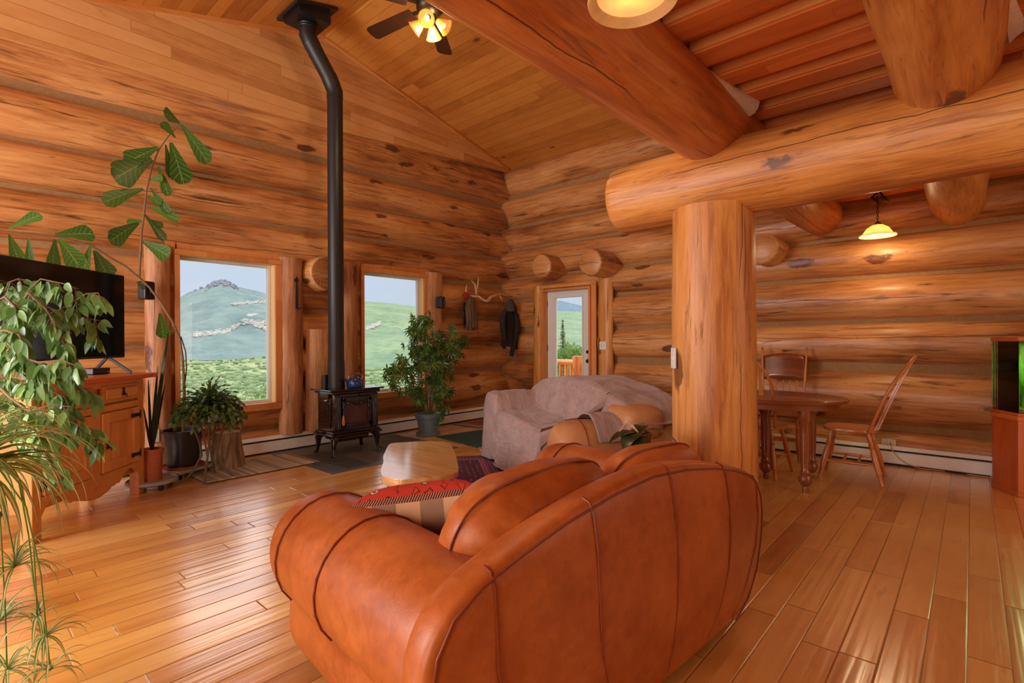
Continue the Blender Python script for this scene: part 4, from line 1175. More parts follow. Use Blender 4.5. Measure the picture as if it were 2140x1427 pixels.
# rolled leather back cushion that shows at the right end
MB().ell((hw2+.14, D2-.34, .62), (.20, .18, .13), 28, 14, .6, Matrix.Rotation(.1, 3, 'Y'), .02, 3.).build('back_cushion', M['leather_tan'], sf, sharp=0)
MB().ell((-hw2*.38, D2-.33, .58), (hw2*.55, .13, .17), 28, 14, .5).build('back_cushion', M['leather_tan'], sf, sharp=0)
# the quilt
def smax(a, b, k=.06):
    h = max(k-abs(a-b), 0)/k; return max(a, b)+h*h*k*.25
def sofa_h(x, y):
    seat = .50-.02*math.cos(y*4)+.012*mnoise.noise(Vector((x*4, y*4, 2.)))
    ax = abs(x); rr = .22; d = (ax-(hw2+.11))
    arm = .44+math.sqrt(max(0, rr*rr-d*d)) if abs(d) < rr else 0
    if x > 0: arm_f = 1
    back = 0
    if y > D2-.60:
        q = (y-(D2-.60))/.17; q = max(0, min(1, q)); q = q*q*(3-2*q)
        top = .845-.16*(ax/(hw2+.25))**2.4 if ax < hw2+.25 else .60
        back = .40+(top-.40)*q
    return smax(smax(seat, arm), back)
def qf(u, v):
    # u across (0 left outside .. 1 right), v from the floor in front (0) over to behind (1)
    s0, s1 = -(hw2+.34)-.40, hw2+.34
    s = s0+(s1-s0)*u
    t0, t1 = -.80, D2+.30
    t = t0+(t1-t0)*v
    if s > hw2-.10:                    # right arm: its front scroll stays bare
        k = min(1, (s-(hw2-.10))/.06); k = k*k*(3-2*k); t = t0+(t1-t0)*v; lo = t0*(1-k)+.20*k
        t = lo+(t1-lo)*v
    xo = hw2+.335; ds = max(0, -s-xo); x = max(s, -xo)
    x -= .05*min(1, ds/.3) if ds > 0 else 0
    dt = max(0, -.015-t); y = max(t, -.015); 
    db = max(0, y-(D2+.03)); y = min(y, D2+.03)
    h = sofa_h(min(max(x, -xo+.005), xo-.005), max(0, min(y, D2)))
    z = h+.022-ds*1.05-dt-db
    if dt > 0: y -= .05+.10*dt+.025*math.sin(x*13)*min(1, dt*5); x *= 1-.03*min(1, dt)
    if z < .035: z = .035+.004*math.sin(x*30)
    wr_ = .011*mnoise.noise(Vector((s*5, t*7, 1.)))+.006*mnoise.noise(Vector((s*16, t*14, 4.)))+.012*mnoise.noise(Vector((s*2.2+t*3, t*2-s, 8.)))
    return Vector((x, y+(wr_*.9 if dt > 0 or y > D2-.45 else 0), z+wr_))
qm = MB().grid(150, 110, qf, lambda u, v: (u*2.2, v*1.9))
qo = thing('quilted_cover', 'wrinkled mauve quilted cover draped over the far sofa', 'blanket', (mid.x, mid.y, 0), rzs)
o = qm.build('cloth', M['quilt'], qo, sharp=0)
sm = o.modifiers.new('thickness', 'SOLIDIFY'); sm.thickness = .012; sm.offset = 1

# end table with the orchid
oc = P(1334, 930, D=3.0)
et = thing('end_table', 'small wooden end table wedged between the two sofas under the orchid', 'table', (oc.x, oc.y+.03, 0))
tz = oc.z-.075
MB().box((0, 0, tz-.015), (.40, .40, .03)).build('table_top', M['oak_dark'], et, bevel=.006)
for sx in (-1, 1):
    for sy in (-1, 1): MB().tube([(sx*.16, sy*.16, 0), (sx*.16, sy*.16, tz-.03)], [.016, .022], 10).build('leg', M['oak_dark'], et)
op = thing('potted_orchid', 'orchid with broad dark leaves in a brown pot between the sofas', 'plant', (oc.x, oc.y, tz))
MB().lathe([(0, 0), (.058, 0), (.066, .05), (.076, .135), (.080, .137), (.080, .15), (.070, .15), (.066, .12), (0, .12)], 28).build('pot', M['glaze'], op)
lf = MB()
rt = Vector((RT.x, RT.y, 0)).normalized(); tw = Vector((-FW.x, -FW.y, 0)).normalized(); U = Vector((0, 0, 1))
for d, L, W, dr_ in ((-rt*.55+tw*.7+U*.25, .17, .10, .55), (-rt*1.+tw*.2+U*.3, .16, .10, .5), (-rt*.2+tw*1.+U*.2, .17, .09, .7), (rt*.9+tw*.35+U*.55, .26, .085, .75), (rt*.4-tw*.9+U*.5, .18, .08, .4)):
    lf.leaf((0, 0, .145), d, U, L*1.25, W*1.3, 8, dr_, 'oval', .12)
o = lf.build('leaves', M['orchid'], op, sharp=0)
rr_ = MB(); 
for k in range(5): rr_.tube([(0, 0, .15), tuple(-rt*(.03+.01*k)+U*(.19+.004*k)), tuple(-rt*(.07+.012*k)+U*(.21-.012*k)+tw*(.02*k-.04))], .003, 5)
rr_.build('aerial_roots', M['antler'], op)

# ------------------------------------------------------------------ dining set
def turned(mb, a, b, s=1.):
    a, b = Vector(a), Vector(b); L = (b-a).length
    pr = [(.014, 0), (.017, .03), (.013, .05), (.016, .10), (.015, .16), (.021, .19), (.016, .205), (.022, .30), (.024, .45), (.020, .62), (.016, .68), (.022, .70), (.016, .72), (.021, .76), (.016, .78), (.018, .9), (.015, 1.)]
    mb.lathe([(r*s, z*L) for r, z in pr], 14, a, b-a); return mb
def dining_chair(label, loc, rz, group=None):
    """arrow-back windsor; local -y is the front"""
    c = thing('dining_chair', label, 'chair', loc, rz, group)
    st = []
    for i in range(28):
        a = 2*PI*i/28; st.append((.215*math.copysign(abs(math.cos(a))**.7, math.cos(a)), .205*math.copysign(abs(math.sin(a))**.7, math.sin(a))*(1 if math.sin(a) < 0 else .95)))
    m = MB(); n = len(st)
    rg = [(.86, .415), (.97, .42), (1., .432), (.985, .446), (.9, .448), (.5, .438), (.0, .436)]
    vs_ = [(x*k, y*k, z) for k, z in rg for x, y in st]
    fs = [(j*n+i, j*n+(i+1) % n, (j+1)*n+(i+1) % n, (j+1)*n+i) for j in range(len(rg)-1) for i in range(n)]+[tuple(range(n-1, -1, -1))]
    m.add(vs_, fs); m.build('seat', M['oak'], c)
    ft = {}
    for sx in (-1, 1):
        for sy in (-1, 1):
            a = Vector((sx*.215, sy*.215+(.02 if sy > 0 else 0), 0)); b = Vector((sx*.14, sy*.13, .425)); ft[(sx, sy)] = (a, b)
            turned(MB(), a, b).build('leg', M['oak'], c)
    for sx in (-1, 1):
        a = ft[(sx, -1)][0].lerp(ft[(sx, -1)][1], .38); b = ft[(sx, 1)][0].lerp(ft[(sx, 1)][1], .38)
        MB().tube([a, a.lerp(b, .3), a.lerp(b, .5), a.lerp(b, .7), b], [.008, .011, .015, .011, .008], 10).build('stretcher', M['oak'], c)
    for f in (.35, .65):
        a = ft[(-1, -1)][0].lerp(ft[(-1, 1)][0], f); b = ft[(1, -1)][0].lerp(ft[(1, 1)][0], f); a = Vector((a.x*.8, a.y*.8, .165)); b = Vector((b.x*.8, b.y*.8, .165))
        MB().tube([a, a.lerp(b, .5), b], [.007, .012, .007], 10).build('stretcher', M['oak'], c)
    # bow back
    def bk(x, z): return Vector((x, .125+.075*(1-(x/.21)**2)*(1-.45*(z-.44)/.63)+(z-.44)*.40+.03*((z-.44)/.6)**2, z))
    bow = []
    for i in range(25):
        a = PI*i/24; x = .205*math.cos(a)*(1.0); z = .80+.27*math.sin(a) if True else 0
        bow.append(bk(x, z))
    bow = [bk(.185, .44), bk(.195, .58), bk(.205, .70)]+bow+[bk(-.205, .70), bk(-.195, .58), bk(-.185, .44)]
    MB().tube(bow, .0125, 10).build('bow', M['oak'], c)
    for k in (-2, -1, 0, 1, 2):
        x0, x1 = k*.055, k*.066; zt_ = .80+.27*math.sqrt(max(0, 1-(x1/.205)**2))-.005
        m = MB(); prev = None; rows = []
        for i in range(15):
            t = i/14; z = .44+(zt_-.44)*t; x = x0+(x1-x0)*t
            w = .007+.016*max(0, math.sin(PI*min(1, max(0, (t-.12)/.62))))**1.2 if t < .74 else .006
            p = bk(x, z); rows.append((p, w))
        vs_ = []
        for p, w in rows: vs_ += [p+Vector((-w, -.005, 0)), p+Vector((w, -.005, 0)), p+Vector((w, .005, 0)), p+Vector((-w, .005, 0))]
        fs = []
        for i in range(14):
            for q in range(4): fs.append((i*4+q, i*4+(q+1) % 4, (i+1)*4+(q+1) % 4, (i+1)*4+q))
        fs += [(3, 2, 1, 0), (56, 57, 58, 59)]
        m.add(vs_, fs).build('arrow_slat', M['oak'], c)
    return c
c1f = P(1838, 1018, Z=0); c1b = P(1850, 995, Z=0)
dining_chair('golden oak arrow-back chair at the right end of the dining table', (c1f.x-.23, (c1f.y+c1b.y)/2, 0), -PI/2+.06, 'arrow-back dining chairs')
c2f = P(1615, 1003, Z=0)
dining_chair('golden oak arrow-back chair half hidden by the log post', (c2f.x-.175, c2f.y+.235, 0), PI-.06, 'arrow-back dining chairs')
# dining table
tc = P(1690, 838, Z=.73); rx, ry = .62, .47
te = P(1772, 838, Z=.73)
dtc = Vector((te.x-rx, te.y+.05, 0))
dt = thing('dining_table', 'dark oak oval dining table between the chairs', 'table', dtc)
m = MB(); n = 56
rg = [(.90, .655), (.90, .705), (.985, .705), (1., .715), (1., .728), (.985, .735), (0., .735)]
vs_ = [(rx*k*math.cos(2*PI*i/n), ry*k*math.sin(2*PI*i/n), z) for k, z in rg for i in range(n)]
fs = [(j*n+i, j*n+(i+1) % n, (j+1)*n+(i+1) % n, (j+1)*n+i) for j in range(len(rg)-1) for i in range(n)]+[tuple(range(n-1, -1, -1))]
m.add(vs_, fs).build('table_top', M['oak_dark'], dt)
for sx, sy in ((.36, -.24), (.30, .26), (-.36, -.24), (-.30, .26), (0, 0)):
    m = MB(); pr = [(0, 0), (.02, 0), (.024, .03), (.016, .05), (.03, .06), (.05, .09), (.052, .12), (.035, .145), (.042, .16), (.03, .18), (.036, .25), (.040, .45), (.036, .56), (.05, .58), (.05, .66)]
    m.lathe(pr, 16, (sx, sy, 0)); m.build('leg', M['oak_dark'], dt)
# press-back chair behind the table
pb = P(1637, 790, Y=YB-.30)
pc_ = thing('pressback_chair', 'dark wooden chair with a broad carved back rail behind the dining table', 'chair', (pb.x, YB-.42, 0), .12)
m = MB(); m.prism([(-.2, -.2), (.2, -.2), (.215, -.05), (.19, .2), (-.19, .2), (-.215, -.05)], .43, .455); m.build('seat', M['oak_dark'], pc_, bevel=.008)
for sx in (-1, 1):
    turned(MB(), (sx*.19, -.19, 0), (sx*.17, -.16, .435)).build('leg', M['oak'], pc_)
    turned(MB(), (sx*.19, .23, 0), (sx*.16, .16, .435)).build('leg', M['oak'], pc_)
    m = MB(); m.tube([(sx*.175, .17, .45), (sx*.20, .23, .75), (sx*.215, .30, 1.10)], [.014, .013, .011], 10); m.ell((sx*.217, .305, 1.115), (.013, .013, .02), 10, 8); m.build('stile', M['oak'], pc_)
m = MB(); m.grid(14, 6, lambda u, v: ((u-.5)*.41, .235+.06*v-.02*math.cos((u-.5)*PI), .80+v*.27*(1-.12*(2*u-1)**2)-.015*(1-v)*(1 if abs(u-.5) > .3 else 0)))
o = m.build('carved_rail', M['oak_dark'], pc_, sharp=0); o.modifiers.new('thickness', 'SOLIDIFY').thickness = .018
for k in (-2, -1, 0, 1, 2): MB().tube([(k*.055, .16, .45), (k*.066, .225, .78)], .007, 8).build('spindle', M['oak'], pc_)
for z, y in ((.2, -.18), (.16, .2)): MB().tube([(-.18, y, z), (0, y, z), (.18, y, z)], [.008, .013, .008], 8).build('stretcher', M['oak'], pc_)

# ------------------------------------------------------------------ fish tank
ta, tb = P(2075, 1017, Z=0), P(2128, 1038, Z=0)
tk = thing('aquarium_stand', 'orange wooden cabinet stand under the fish tank', 'stand', (ta.x, ta.y, 0))
dx, dy = tb.x-ta.x, tb.y-ta.y
def tpoly(o): return [(-o, .27+o), (-o, -o*.4), (dx-o*.3, dy-o), (dx+.62, dy-o), (dx*2+.62+o, -o*.4), (dx*2+.62+o, .27+o)]
zs = P(2075, 860, Y=ta.y).z; zt_ = P(2073, 704, Y=ta.y).z
MB().prism(tpoly(0), .03, zs-.03).build('cabinet_body', M['pine_top'], tk, smooth=False, grain=2)
MB().prism(tpoly(.012), 0, .035).build('plinth', M['pine_top'], tk, bevel=.004)
MB().prism(tpoly(.014), zs-.035, zs).build('top_rim', M['pine_top'], tk, bevel=.005)
m = MB(); m.box((dx+.31, dy-.012, zs*.5), (.5, .016, zs*.72)); m.build('stand_door', M['pine_top'], tk, bevel=.004, grain=2)
aq = thing('aquarium', 'planted fish tank with green water on the wooden cabinet at the right edge', 'aquarium', (ta.x, ta.y, zs))
hT = zt_-zs
m = MB(); pin = tpoly(-.004); n = len(pin)
m.add([(x, y, z) for z in (.02, hT-.03) for x, y in pin], [(k, (k+1) % n, n+(k+1) % n, n+k) for k in range(n)])
o = m.build('tank_glass', M['tankglass'], aq, smooth=False); q = o.modifiers.new('thickness', 'SOLIDIFY'); q.thickness = .008
MB().prism(tpoly(.004), 0, .022).build('bottom_trim', M['pine_top'], aq, bevel=.003)
MB().prism(tpoly(.006), hT-.035, hT).build('lid', M['pine_top'], aq, bevel=.005)
m = MB(); m.box((dx+.35, .02, hT+.035), (.30, .16, .07)); m.build('lamp_housing', M['plastic'], aq, bevel=.008)
MB().prism(tpoly(-.02), .022, .055).build('gravel', simple('gravel', lin(150, 130, 84), .9, 1., 120, .4), aq, smooth=False)
m = MB()
for i in range(90):
    x = random.uniform(.03, dx+.55); y = random.uniform(max(-.05, .02), .2)
    if x > dx: y = random.uniform(dy+.06, .2)
    b0 = Vector((x, y, .05)); d = Vector((random.uniform(-.25, .25), random.uniform(-.25, .25), 1))
    m.leaf(b0, d, (random.uniform(-1, 1), random.uniform(-1, 1), .1), random.uniform(.15, hT*.8), random.uniform(.02, .045), 6, -.05, 'strap', .2)
tag(m.build('water_plants', M['aqplant'], aq, sharp=0), kind='stuff')
m = MB(); m.add([(x, y, z) for z in (.022, hT-.035) for x, y in ((.01, .262), (dx*2+.6, .262))], [(0, 1, 3, 2)]); 
m = MB().box((dx+.3, .262, hT/2), (dx*2+.6, .006, hT-.06)); m.build('back_pane', simple('algae_glass', lin(112, 150, 62), .5, 0, 9, .6), aq, smooth=False)
m = MB(); m.ell((dx*.9, .06, .10), (.07, .06, .07), 14, 10, 1., None, .35, 2.); m.ell((dx+.25, .02, .09), (.10, .07, .06), 14, 10, 1., None, .35, 5.); m.build('rocks', simple('dark_rock', lin(40, 40, 30), .9, .8, 30, .3), aq)
ld = light('aquarium_lamp', 'AREA', (ta.x+dx+.3, ta.y-.02, zt_-.05), 6., (.9, 1., .65), .4, (0, 0, 0), .15)

# outlets, switches, cord
def plate(name, label, c, wall, w=.072, h=.116, kind='outlet'):
    t = thing(name, label, 'switch' if kind == 'switch' else 'outlet', c, -PI/2 if wall == 'L' else 0.)
    MB().box((0, -.003, 0), (w, .007, h)).build('cover_plate', M['ivory'] if wall != 'B' else M['white'], t, bevel=.002)
    if kind == 'outlet':
        for s_ in (-1, 1):
            m = MB(); m.box((0, -.008, s_*h*.22), (w*.48, .004, h*.3)); r = m.build('receptacle', M['white'], t, bevel=.002)
            for q in (-1, 1): MB().box((q*w*.1, -.0102, s_*h*.22+.003), (.004, .002, .014)).build('slot', M['slot'], r)
    elif kind == 'switch':
        for q in ((-1, 1) if w > .1 else (0,)): MB().box((q*.023, -.010, 0), (.011, .012, .026)).build('toggle', M['ivory'], t, bevel=.002)
    return t
s_ = P(1260, 722, Y=YB-.056); plate('light_switch', 'white double light switch on the post beside the white door', (s_.x, YB-.052, s_.z), 'B', .115, .115, 'switch')
oz = P(1858, 924, Y=YB-.03); ot = plate('wall_outlet', 'ivory outlet low on the dining wall with a cord plugged in', (oz.x, YB-.052, oz.z-.005), 'R', .115, .075)
ol_ = P(325, 912, X=XL+.11); plate('wall_outlet', 'ivory outlet on the post behind the black plant pot', (XL+.085, ol_.y, ol_.z), 'L', .075, .12)
cz_ = [P(x, y, Y=YB-.10-k*.012) for k, (x, y) in enumerate([(1861, 925), (1866, 942), (1880, 958), (1900, 972)])]
cz_ = [P(1861, 925, Y=YB-.07), P(1864, 940, Y=YB-.17), P(1878, 958, Y=YB-.19), P(1896, 970, Y=YB-.21), P(1925, 979, Z=.01), P(1990, 986, Z=.006), P(2080, 999, Z=.006)]
t = thing('power_cord', 'cream power cord trailing from the dining wall outlet toward the fish tank', 'cord', cz_[0])
MB().tube([p-cz_[0] for p in cz_], .0045, 8).build('cable', M['cord'], t)
sw = P(1404, 748, D=3.28); t = thing('light_switch', 'slim white switch seen edge-on on the left flank of the log post', 'switch', (sw.x+.012, sw.y, sw.z), YAW+PI/2)
MB().box((0, 0, 0), (.08, .012, .13)).build('cover_plate', M['white'], t, bevel=.003)
MB().box((0, .01, 0), (.012, .012, .028)).build('toggle', M['white'], t, bevel=.002)

# ------------------------------------------------------------------ TV cabinet (stands at an angle, front toward the room)
ca, cb = P(66, 1140, Z=0), P(300, 1028, Z=0)
cdir = (cb-ca); cw = cdir.length; cdir.normalize()
CDP, CHT = .44, .97
cab = thing('tv_cabinet', 'rustic pine cabinet with two drawers, two doors and a scalloped apron under the television', 'cabinet', ((ca+cb)/2), math.atan2(cdir.y, cdir.x))
# local: x along the front (left to right seen from the room), front at y=0, body toward +y
hc = cw/2
def lbox(c, s_, name, mat=None, par=None, bev=.004, grain=None): return MB().box(c, s_).build(name, mat or M['pine'], par or cab, bevel=bev, grain=grain)
lbox((0, CDP/2-.03, CHT-.018), (cw+.11, CDP+.11, .036), 'cabinet_top', M['pine_top'], bev=.006)
lbox((0, CDP/2+.01, .565), (cw-.02, CDP-.03, .77), 'cabinet_body')
for sx in (-1, 1):
    lbox((sx*(hc-.035), .03, (CHT-.036)/2), (.07, .07, CHT-.036), 'corner_post', grain=2)
    lbox((sx*(hc-.035), CDP-.035, .1), (.07, .07, .2), 'back_leg', grain=2)
lbox((0, .004, CHT-.06), (cw-.13, .022, .05), 'top_rail'); lbox((0, .004, .735), (cw-.13, .022, .05), 'middle_rail')
lbox((0, .004, .45), (.09, .022, .56), 'centre_stile', grain=2)
# scalloped apron
ap = []
xs = [i/48 for i in range(49)]
def apz(u):
    a = abs(2*u-1); s_ = .155+.0*a
    if a > .52: z = .155+.085*math.sin(PI*(a-.52)/.48)**.8
    elif a > .40: z = .150+.018*math.sin(PI*(a-.40)/.12)
    elif a > .30: z = .145+.012*math.sin(PI*(a-.30)/.10)
    else: z = .142-.03*math.cos(PI*a/.6)
    return z
poly = [(-hc+.07+u*(cw-.14), apz(u)) for u in xs]+[(hc-.07, .27), (-hc+.07, .27)]
MB().prism(poly, -.006, .016, lambda x, z, y: (x, y, z)).build('apron', M['pine'], cab, smooth=False, grain=0)
dwid = (cw-.14-.09)/2
def ironpull(par, x, y, z):
    m = MB(); m.ell((x, y-.008, z+.022), (.012, .006, .014), 10, 8); m.ell((x, y-.008, z), (.016, .006, .018), 10, 8); m.ell((x-.011, y-.01, z-.016), (.009, .007, .009), 8, 6); m.ell((x+.011, y-.01, z-.016), (.009, .007, .009), 8, 6); m.tube([(x, y-.012, z), (x, y-.03, z-.02), (x, y-.026, z-.034)], .005, 8)
    return m.build('iron_pull', M['iron'], par)
for sx in (-1, 1):
    xc = sx*(.045+dwid/2)
    dro = lbox((xc, -.004, .84), (dwid-.01, .024, .125), 'drawer')
    m = MB(); m.box((xc, -.02, .84), (dwid-.07, .012, .075)); m.build('drawer_panel', M['pine'], dro, bevel=.006)
    ironpull(dro, xc, -.022, .842)
    z0, z1 = .275, .705; fw = .075
    m = MB()
    m.box((xc, -.006, z0+fw/2), (dwid-2*fw+.002, .024, fw)); m.box((xc, -.006, z1-fw/2), (dwid-2*fw+.002, .024, fw))
    for q in (-1, 1): m.box((xc+q*(dwid/2-fw/2-.004), -.006, (z0+z1)/2), (fw, .024, z1-z0))
    do = m.build('cabinet_door', M['pine'], cab, bevel=.005, grain=2)
    MB().box((xc, .004, (z0+z1)/2), (dwid-2*fw+.01, .014, z1-z0-2*fw+.01)).build('door_panel', M['pine'], do, smooth=False, grain=2)
    ironpull(do, sx*(.045+.045), -.02, .47)
    for zz in (z0+.06, z1-.06):
        m = MB(); xh = sx*(hc-.07)
        m.box((xh-sx*.045, -.021, zz), (.09, .005, .026)); m.ell((xh-sx*.095, -.021, zz), (.022, .005, .020), 10, 6); m.tube([(xh+sx*.004, -.014, zz-.03), (xh+sx*.004, -.014, zz+.03)], .009, 8)
        m.build('iron_hinge', M['iron'], do)
# television
tr_ = P(261, 660, D=4.18); tvw, tvh = 1.14, .655
tvz0 = P(262, 747, D=4.18).z; tvz1 = P(259, 576, D=4.18).z; tvh = tvz1-tvz0
tl_ = P(0, 531, Z=tvz1); tdir = Vector((tr_.x-tl_.x, tr_.y-tl_.y, 0)).normalized()
tcn = Vector((tr_.x, tr_.y, 0))-tdir*tvw/2
tv = thing('television', 'large black flat television standing on the pine cabinet', 'television', (tcn.x, tcn.y, CHT), math.atan2(tdir.y, tdir.x))
zc = (tvz0+tvz1)/2-CHT
MB().box((0, .018, zc), (tvw, .034, tvh)).build('housing', M['plastic'], tv, bevel=.006)
MB().box((0, -.0005, zc+.003), (tvw-.02, .004, tvh-.026)).build('screen', M['screen'], tv, smooth=False)
for sx in (-1, 1):
    m = MB(); x = sx*(tvw/2-.16)
    for y in (-.14, .16): m.bar((x, .02, zc-tvh/2+.01), (x+sx*.03, y, .008), .022, .012, (1, 0, 0))
    m.build('stand_leg', M['plastic'], tv, bevel=.002)
bxp = P(205, 757, D=4.0)
t = thing('set_top_box', 'small black box on the pine cabinet below the television', 'media box', (bxp.x, bxp.y, CHT), math.atan2(tdir.y, tdir.x))
MB().box((0, .03, .026), (.17, .12, .048)).build('housing', M['plastic'], t, bevel=.006)
m = MB().box((.06, -.0325, .02), (.012, .003, .006)).build('status_light', simple('grey_led', lin(200, 205, 210), .3), t, smooth=False)

# ------------------------------------------------------------------ plants
def pot_round(root, r0, r1, h, mat, soil=True, rim=.02, rimh=.03, name='pot'):
    MB().lathe([(0, 0), (r0, 0), (r0+(r1-r0)*(1-rimh/h), h-rimh), (r1+rim, h-rimh), (r1+rim, h), (r1-.008, h), (r1-.014, h-.03), (0, h-.035)], 36).build(name, mat, root)
    if soil: MB().lathe([(0, h-.028), (r1-.013, h-.032)], 24).build('soil', M['soil'], root)

# holiday cactus on a twig stand
hp = P(437, 880, D=4.55); hz0 = hp.z
tsd = thing('twig_stand', 'bent-twig plant stand on the striped mat', 'stand', (hp.x, hp.y, .0))
tpz = hz0
MB().lathe([(0, tpz-.022), (.155, tpz-.022), (.16, tpz-.012), (.155, tpz), (0, tpz)], 28).build('stand_top', M['twig'], tsd)
for k in range(4):
    a = PI/4+k*PI/2+.25
    for w in (-.2, .2):
        m = MB(); c1, s1 = math.cos(a+w), math.sin(a+w); c0, s0 = math.cos(a), math.sin(a)
        m.tube([(.13*c1, .13*s1, tpz-.02), (.075*c1, .075*s1, tpz*.66), (.06*c0, .06*s0, tpz*.42), (.13*c0, .13*s0, tpz*.16), (.185*c0, .185*s0, .012)], [.008, .008, .009, .010, .010], 8)
        m.build('twig_leg', M['twig'], tsd)
cx_ = thing('holiday_cactus', 'dome of trailing holiday cactus in a bowl on the twig stand', 'plant', (hp.x, hp.y, tpz))
MB().lathe([(0, 0), (.07, 0), (.105, .06), (.11, .10), (.10, .10), (0, .08)], 28).build('pot', M['whitepot'], cx_)
m = MB(); rg = random.Random(3)
for i in range(380):
    a = rg.uniform(0, 2*PI); el_ = rg.uniform(.1, 1.45)
    d = Vector((math.cos(a)*math.cos(el_), math.sin(a)*math.cos(el_), math.sin(el_)))
    p = Vector((d.x*.05, d.y*.05, .10)); v = d*1.
    ns = rg.randint(5, 8)
    for k in range(ns):
        L = rg.uniform(.036, .05)
        m.leaf(p, v, Vector((rg.uniform(-1, 1), rg.uniform(-1, 1), 1)), L, .032, 3, 0., 'oval', .1)
        p = p+v*L*.92; v = (v+Vector((rg.uniform(-.15, .15), rg.uniform(-.15, .15), -.30))).normalized()
m.build('foliage', M['cactus'], cx_, sharp=0)

# big black pot with the fiddle-leaf stems, on a wheeled caddy
bp = P(383, 955, D=4.72); bp.x = max(bp.x, XL+.26)
cdy = thing('plant_caddy', 'pale wheeled caddy under the large black plant pot', 'caddy', (bp.x, bp.y, 0))
MB().box((0, 0, .065), (.34, .34, .03), Matrix.Rotation(.4, 3, 'Z')).build('platform', M['galv'], cdy, bevel=.008)
for k in range(4):
    a = k*PI/2+.4+PI/4; x, y = .19*math.cos(a), .19*math.sin(a)
    w = MB().lathe([(0, -.012), (.02, -.012), (.022, 0), (.02, .012), (0, .012)], 14, (x, y, .0225), (math.sin(a), -math.cos(a), 0)).build('caster', M['rubber'], cdy)
    MB().box((x, y, .045), (.012, .02, .02)).build('caster_fork', M['chrome'], w)
fdl = thing('fiddle_leaf_fig', 'lanky fiddle-leaf fig in a large black pot, stems climbing the wall above the television', 'plant', (bp.x, bp.y, .081))
ph = P(383, 897, D=4.72).z-.081
MB().lathe([(0, .0), (.125, .0), (.15, ph-.02), (.168, ph-.02), (.17, ph), (.155, ph), (.15, ph-.04), (0, ph-.05)], 36).build('pot', M['blackpot'], fdl)
MB().lathe([(0, ph-.035), (.148, ph-.04)], 24).build('soil', M['soil'], fdl)
MB().lathe([(.0, -.0005), (.16, -.0), (.175, .018), (.17, .02), (.155, .006), (0, .005)], 28).build('saucer', M['clay'], fdl)
FX = XL+.34
def fp(px, py, x=None): return P(px, py, X=(FX if x is None else x))
st = [Vector((bp.x, bp.y, .081+ph-.04)), fp(386, 850, bp.x), fp(384, 790, bp.x+.0), fp(381, 745, FX), fp(375, 705), fp(358, 668), fp(336, 632), fp(312, 600), fp(293, 582)]
hor = [fp(293, 582), fp(262, 556), fp(230, 538), fp(190, 512), fp(130, 497), fp(70, 488), fp(10, 483), fp(-50, 478)]
ver = [fp(291, 580), fp(293, 535), fp(296, 485), fp(301, 445), fp(306, 400), fp(317, 350), fp(332, 312), fp(352, 284), fp(374, 260)]
L_ = lambda q: [p-fdl.location for p in q]
m = MB(); m.tube(L_(st), [.013, .013, .012, .012, .011, .011, .010, .009, .009], 8); m.tube(L_([fp(386, 800, bp.x), fp(390, 770), fp(388, 735), fp(378, 703)]), .006, 6)
m.build('stem', M['stembark'], fdl)
MB().tube(L_(hor), [.009, .009, .008, .008, .007, .006, .005, .004], 8).build('branch', M['stembark'], fdl)
MB().tube(L_(ver), [.009, .009, .008, .008, .007, .007, .006, .005, .004], 8).build('branch', M['stembark'], fdl)
fl2 = [((376, 258), (343, 233), 34), ((378, 260), (434, 331), 36), ((367, 288), (338, 252), 18), ((357, 298), (383, 374), 40), ((346, 302), (357, 364), 22), ((330, 309), (267, 333), 42), ((318, 333), (241, 364), 46), ((331, 348), (351, 402), 18), ((312, 376), (340, 370), 20), ((300, 395), (218, 414), 30), ((314, 392), (352, 440), 18), ((308, 410), (336, 424), 24), ((312, 432), (372, 455), 22), ((302, 448), (343, 496), 22), ((290, 466), (231, 497), 34), ((298, 505), (352, 530), 38), ((299, 462), (266, 464), 18), ((306, 458), (340, 470), 20),
       ((18, 479), (84, 443), 26), ((19, 490), (38, 537), 20), ((60, 498), (62, 543), 14), ((116, 491), (194, 483), 46), ((124, 500), (164, 549), 42), ((115, 500), (110, 552), 24), ((190, 511), (174, 563), 16), ((197, 524), (226, 573), 40), ((285, 588), (302, 602), 12), ((334, 654), (342, 700), 26)]
m = MB()
for i, (a, b_, w) in enumerate(fl2):
    off = rg.uniform(-.02, .10)
    A = fp(*a); B = fp(b_[0], b_[1], FX+off); d = B-A; Ln = d.length
    m.leaf(A-fdl.location, d, Vector((1, rg.uniform(-.5, .5), rg.uniform(-.1, .5))), Ln*1.04, w*1.36*Ln/max(1, math.hypot(b_[0]-a[0], b_[1]-a[1])), 9, .10, 'fiddle', .16)
m.build('leaves', M['fiddle'], fdl, sharp=0)

# split stump used as a plant stand
sp_ = P(472, 978, Z=0)
stp = thing('log_stump', 'short weathered tree stump on the striped mat behind the twig stand', 'stump', (max(sp_.x, XL+.22), sp_.y+.02, .0))
hs = P(470, 903, X=stp.location.x).z
log_mesh(MB(), (0, 0, .012), (0, 0, hs), .145, .115, 71., n=30, step=.05, rough=.16).build('stump', M['bark'], stp)
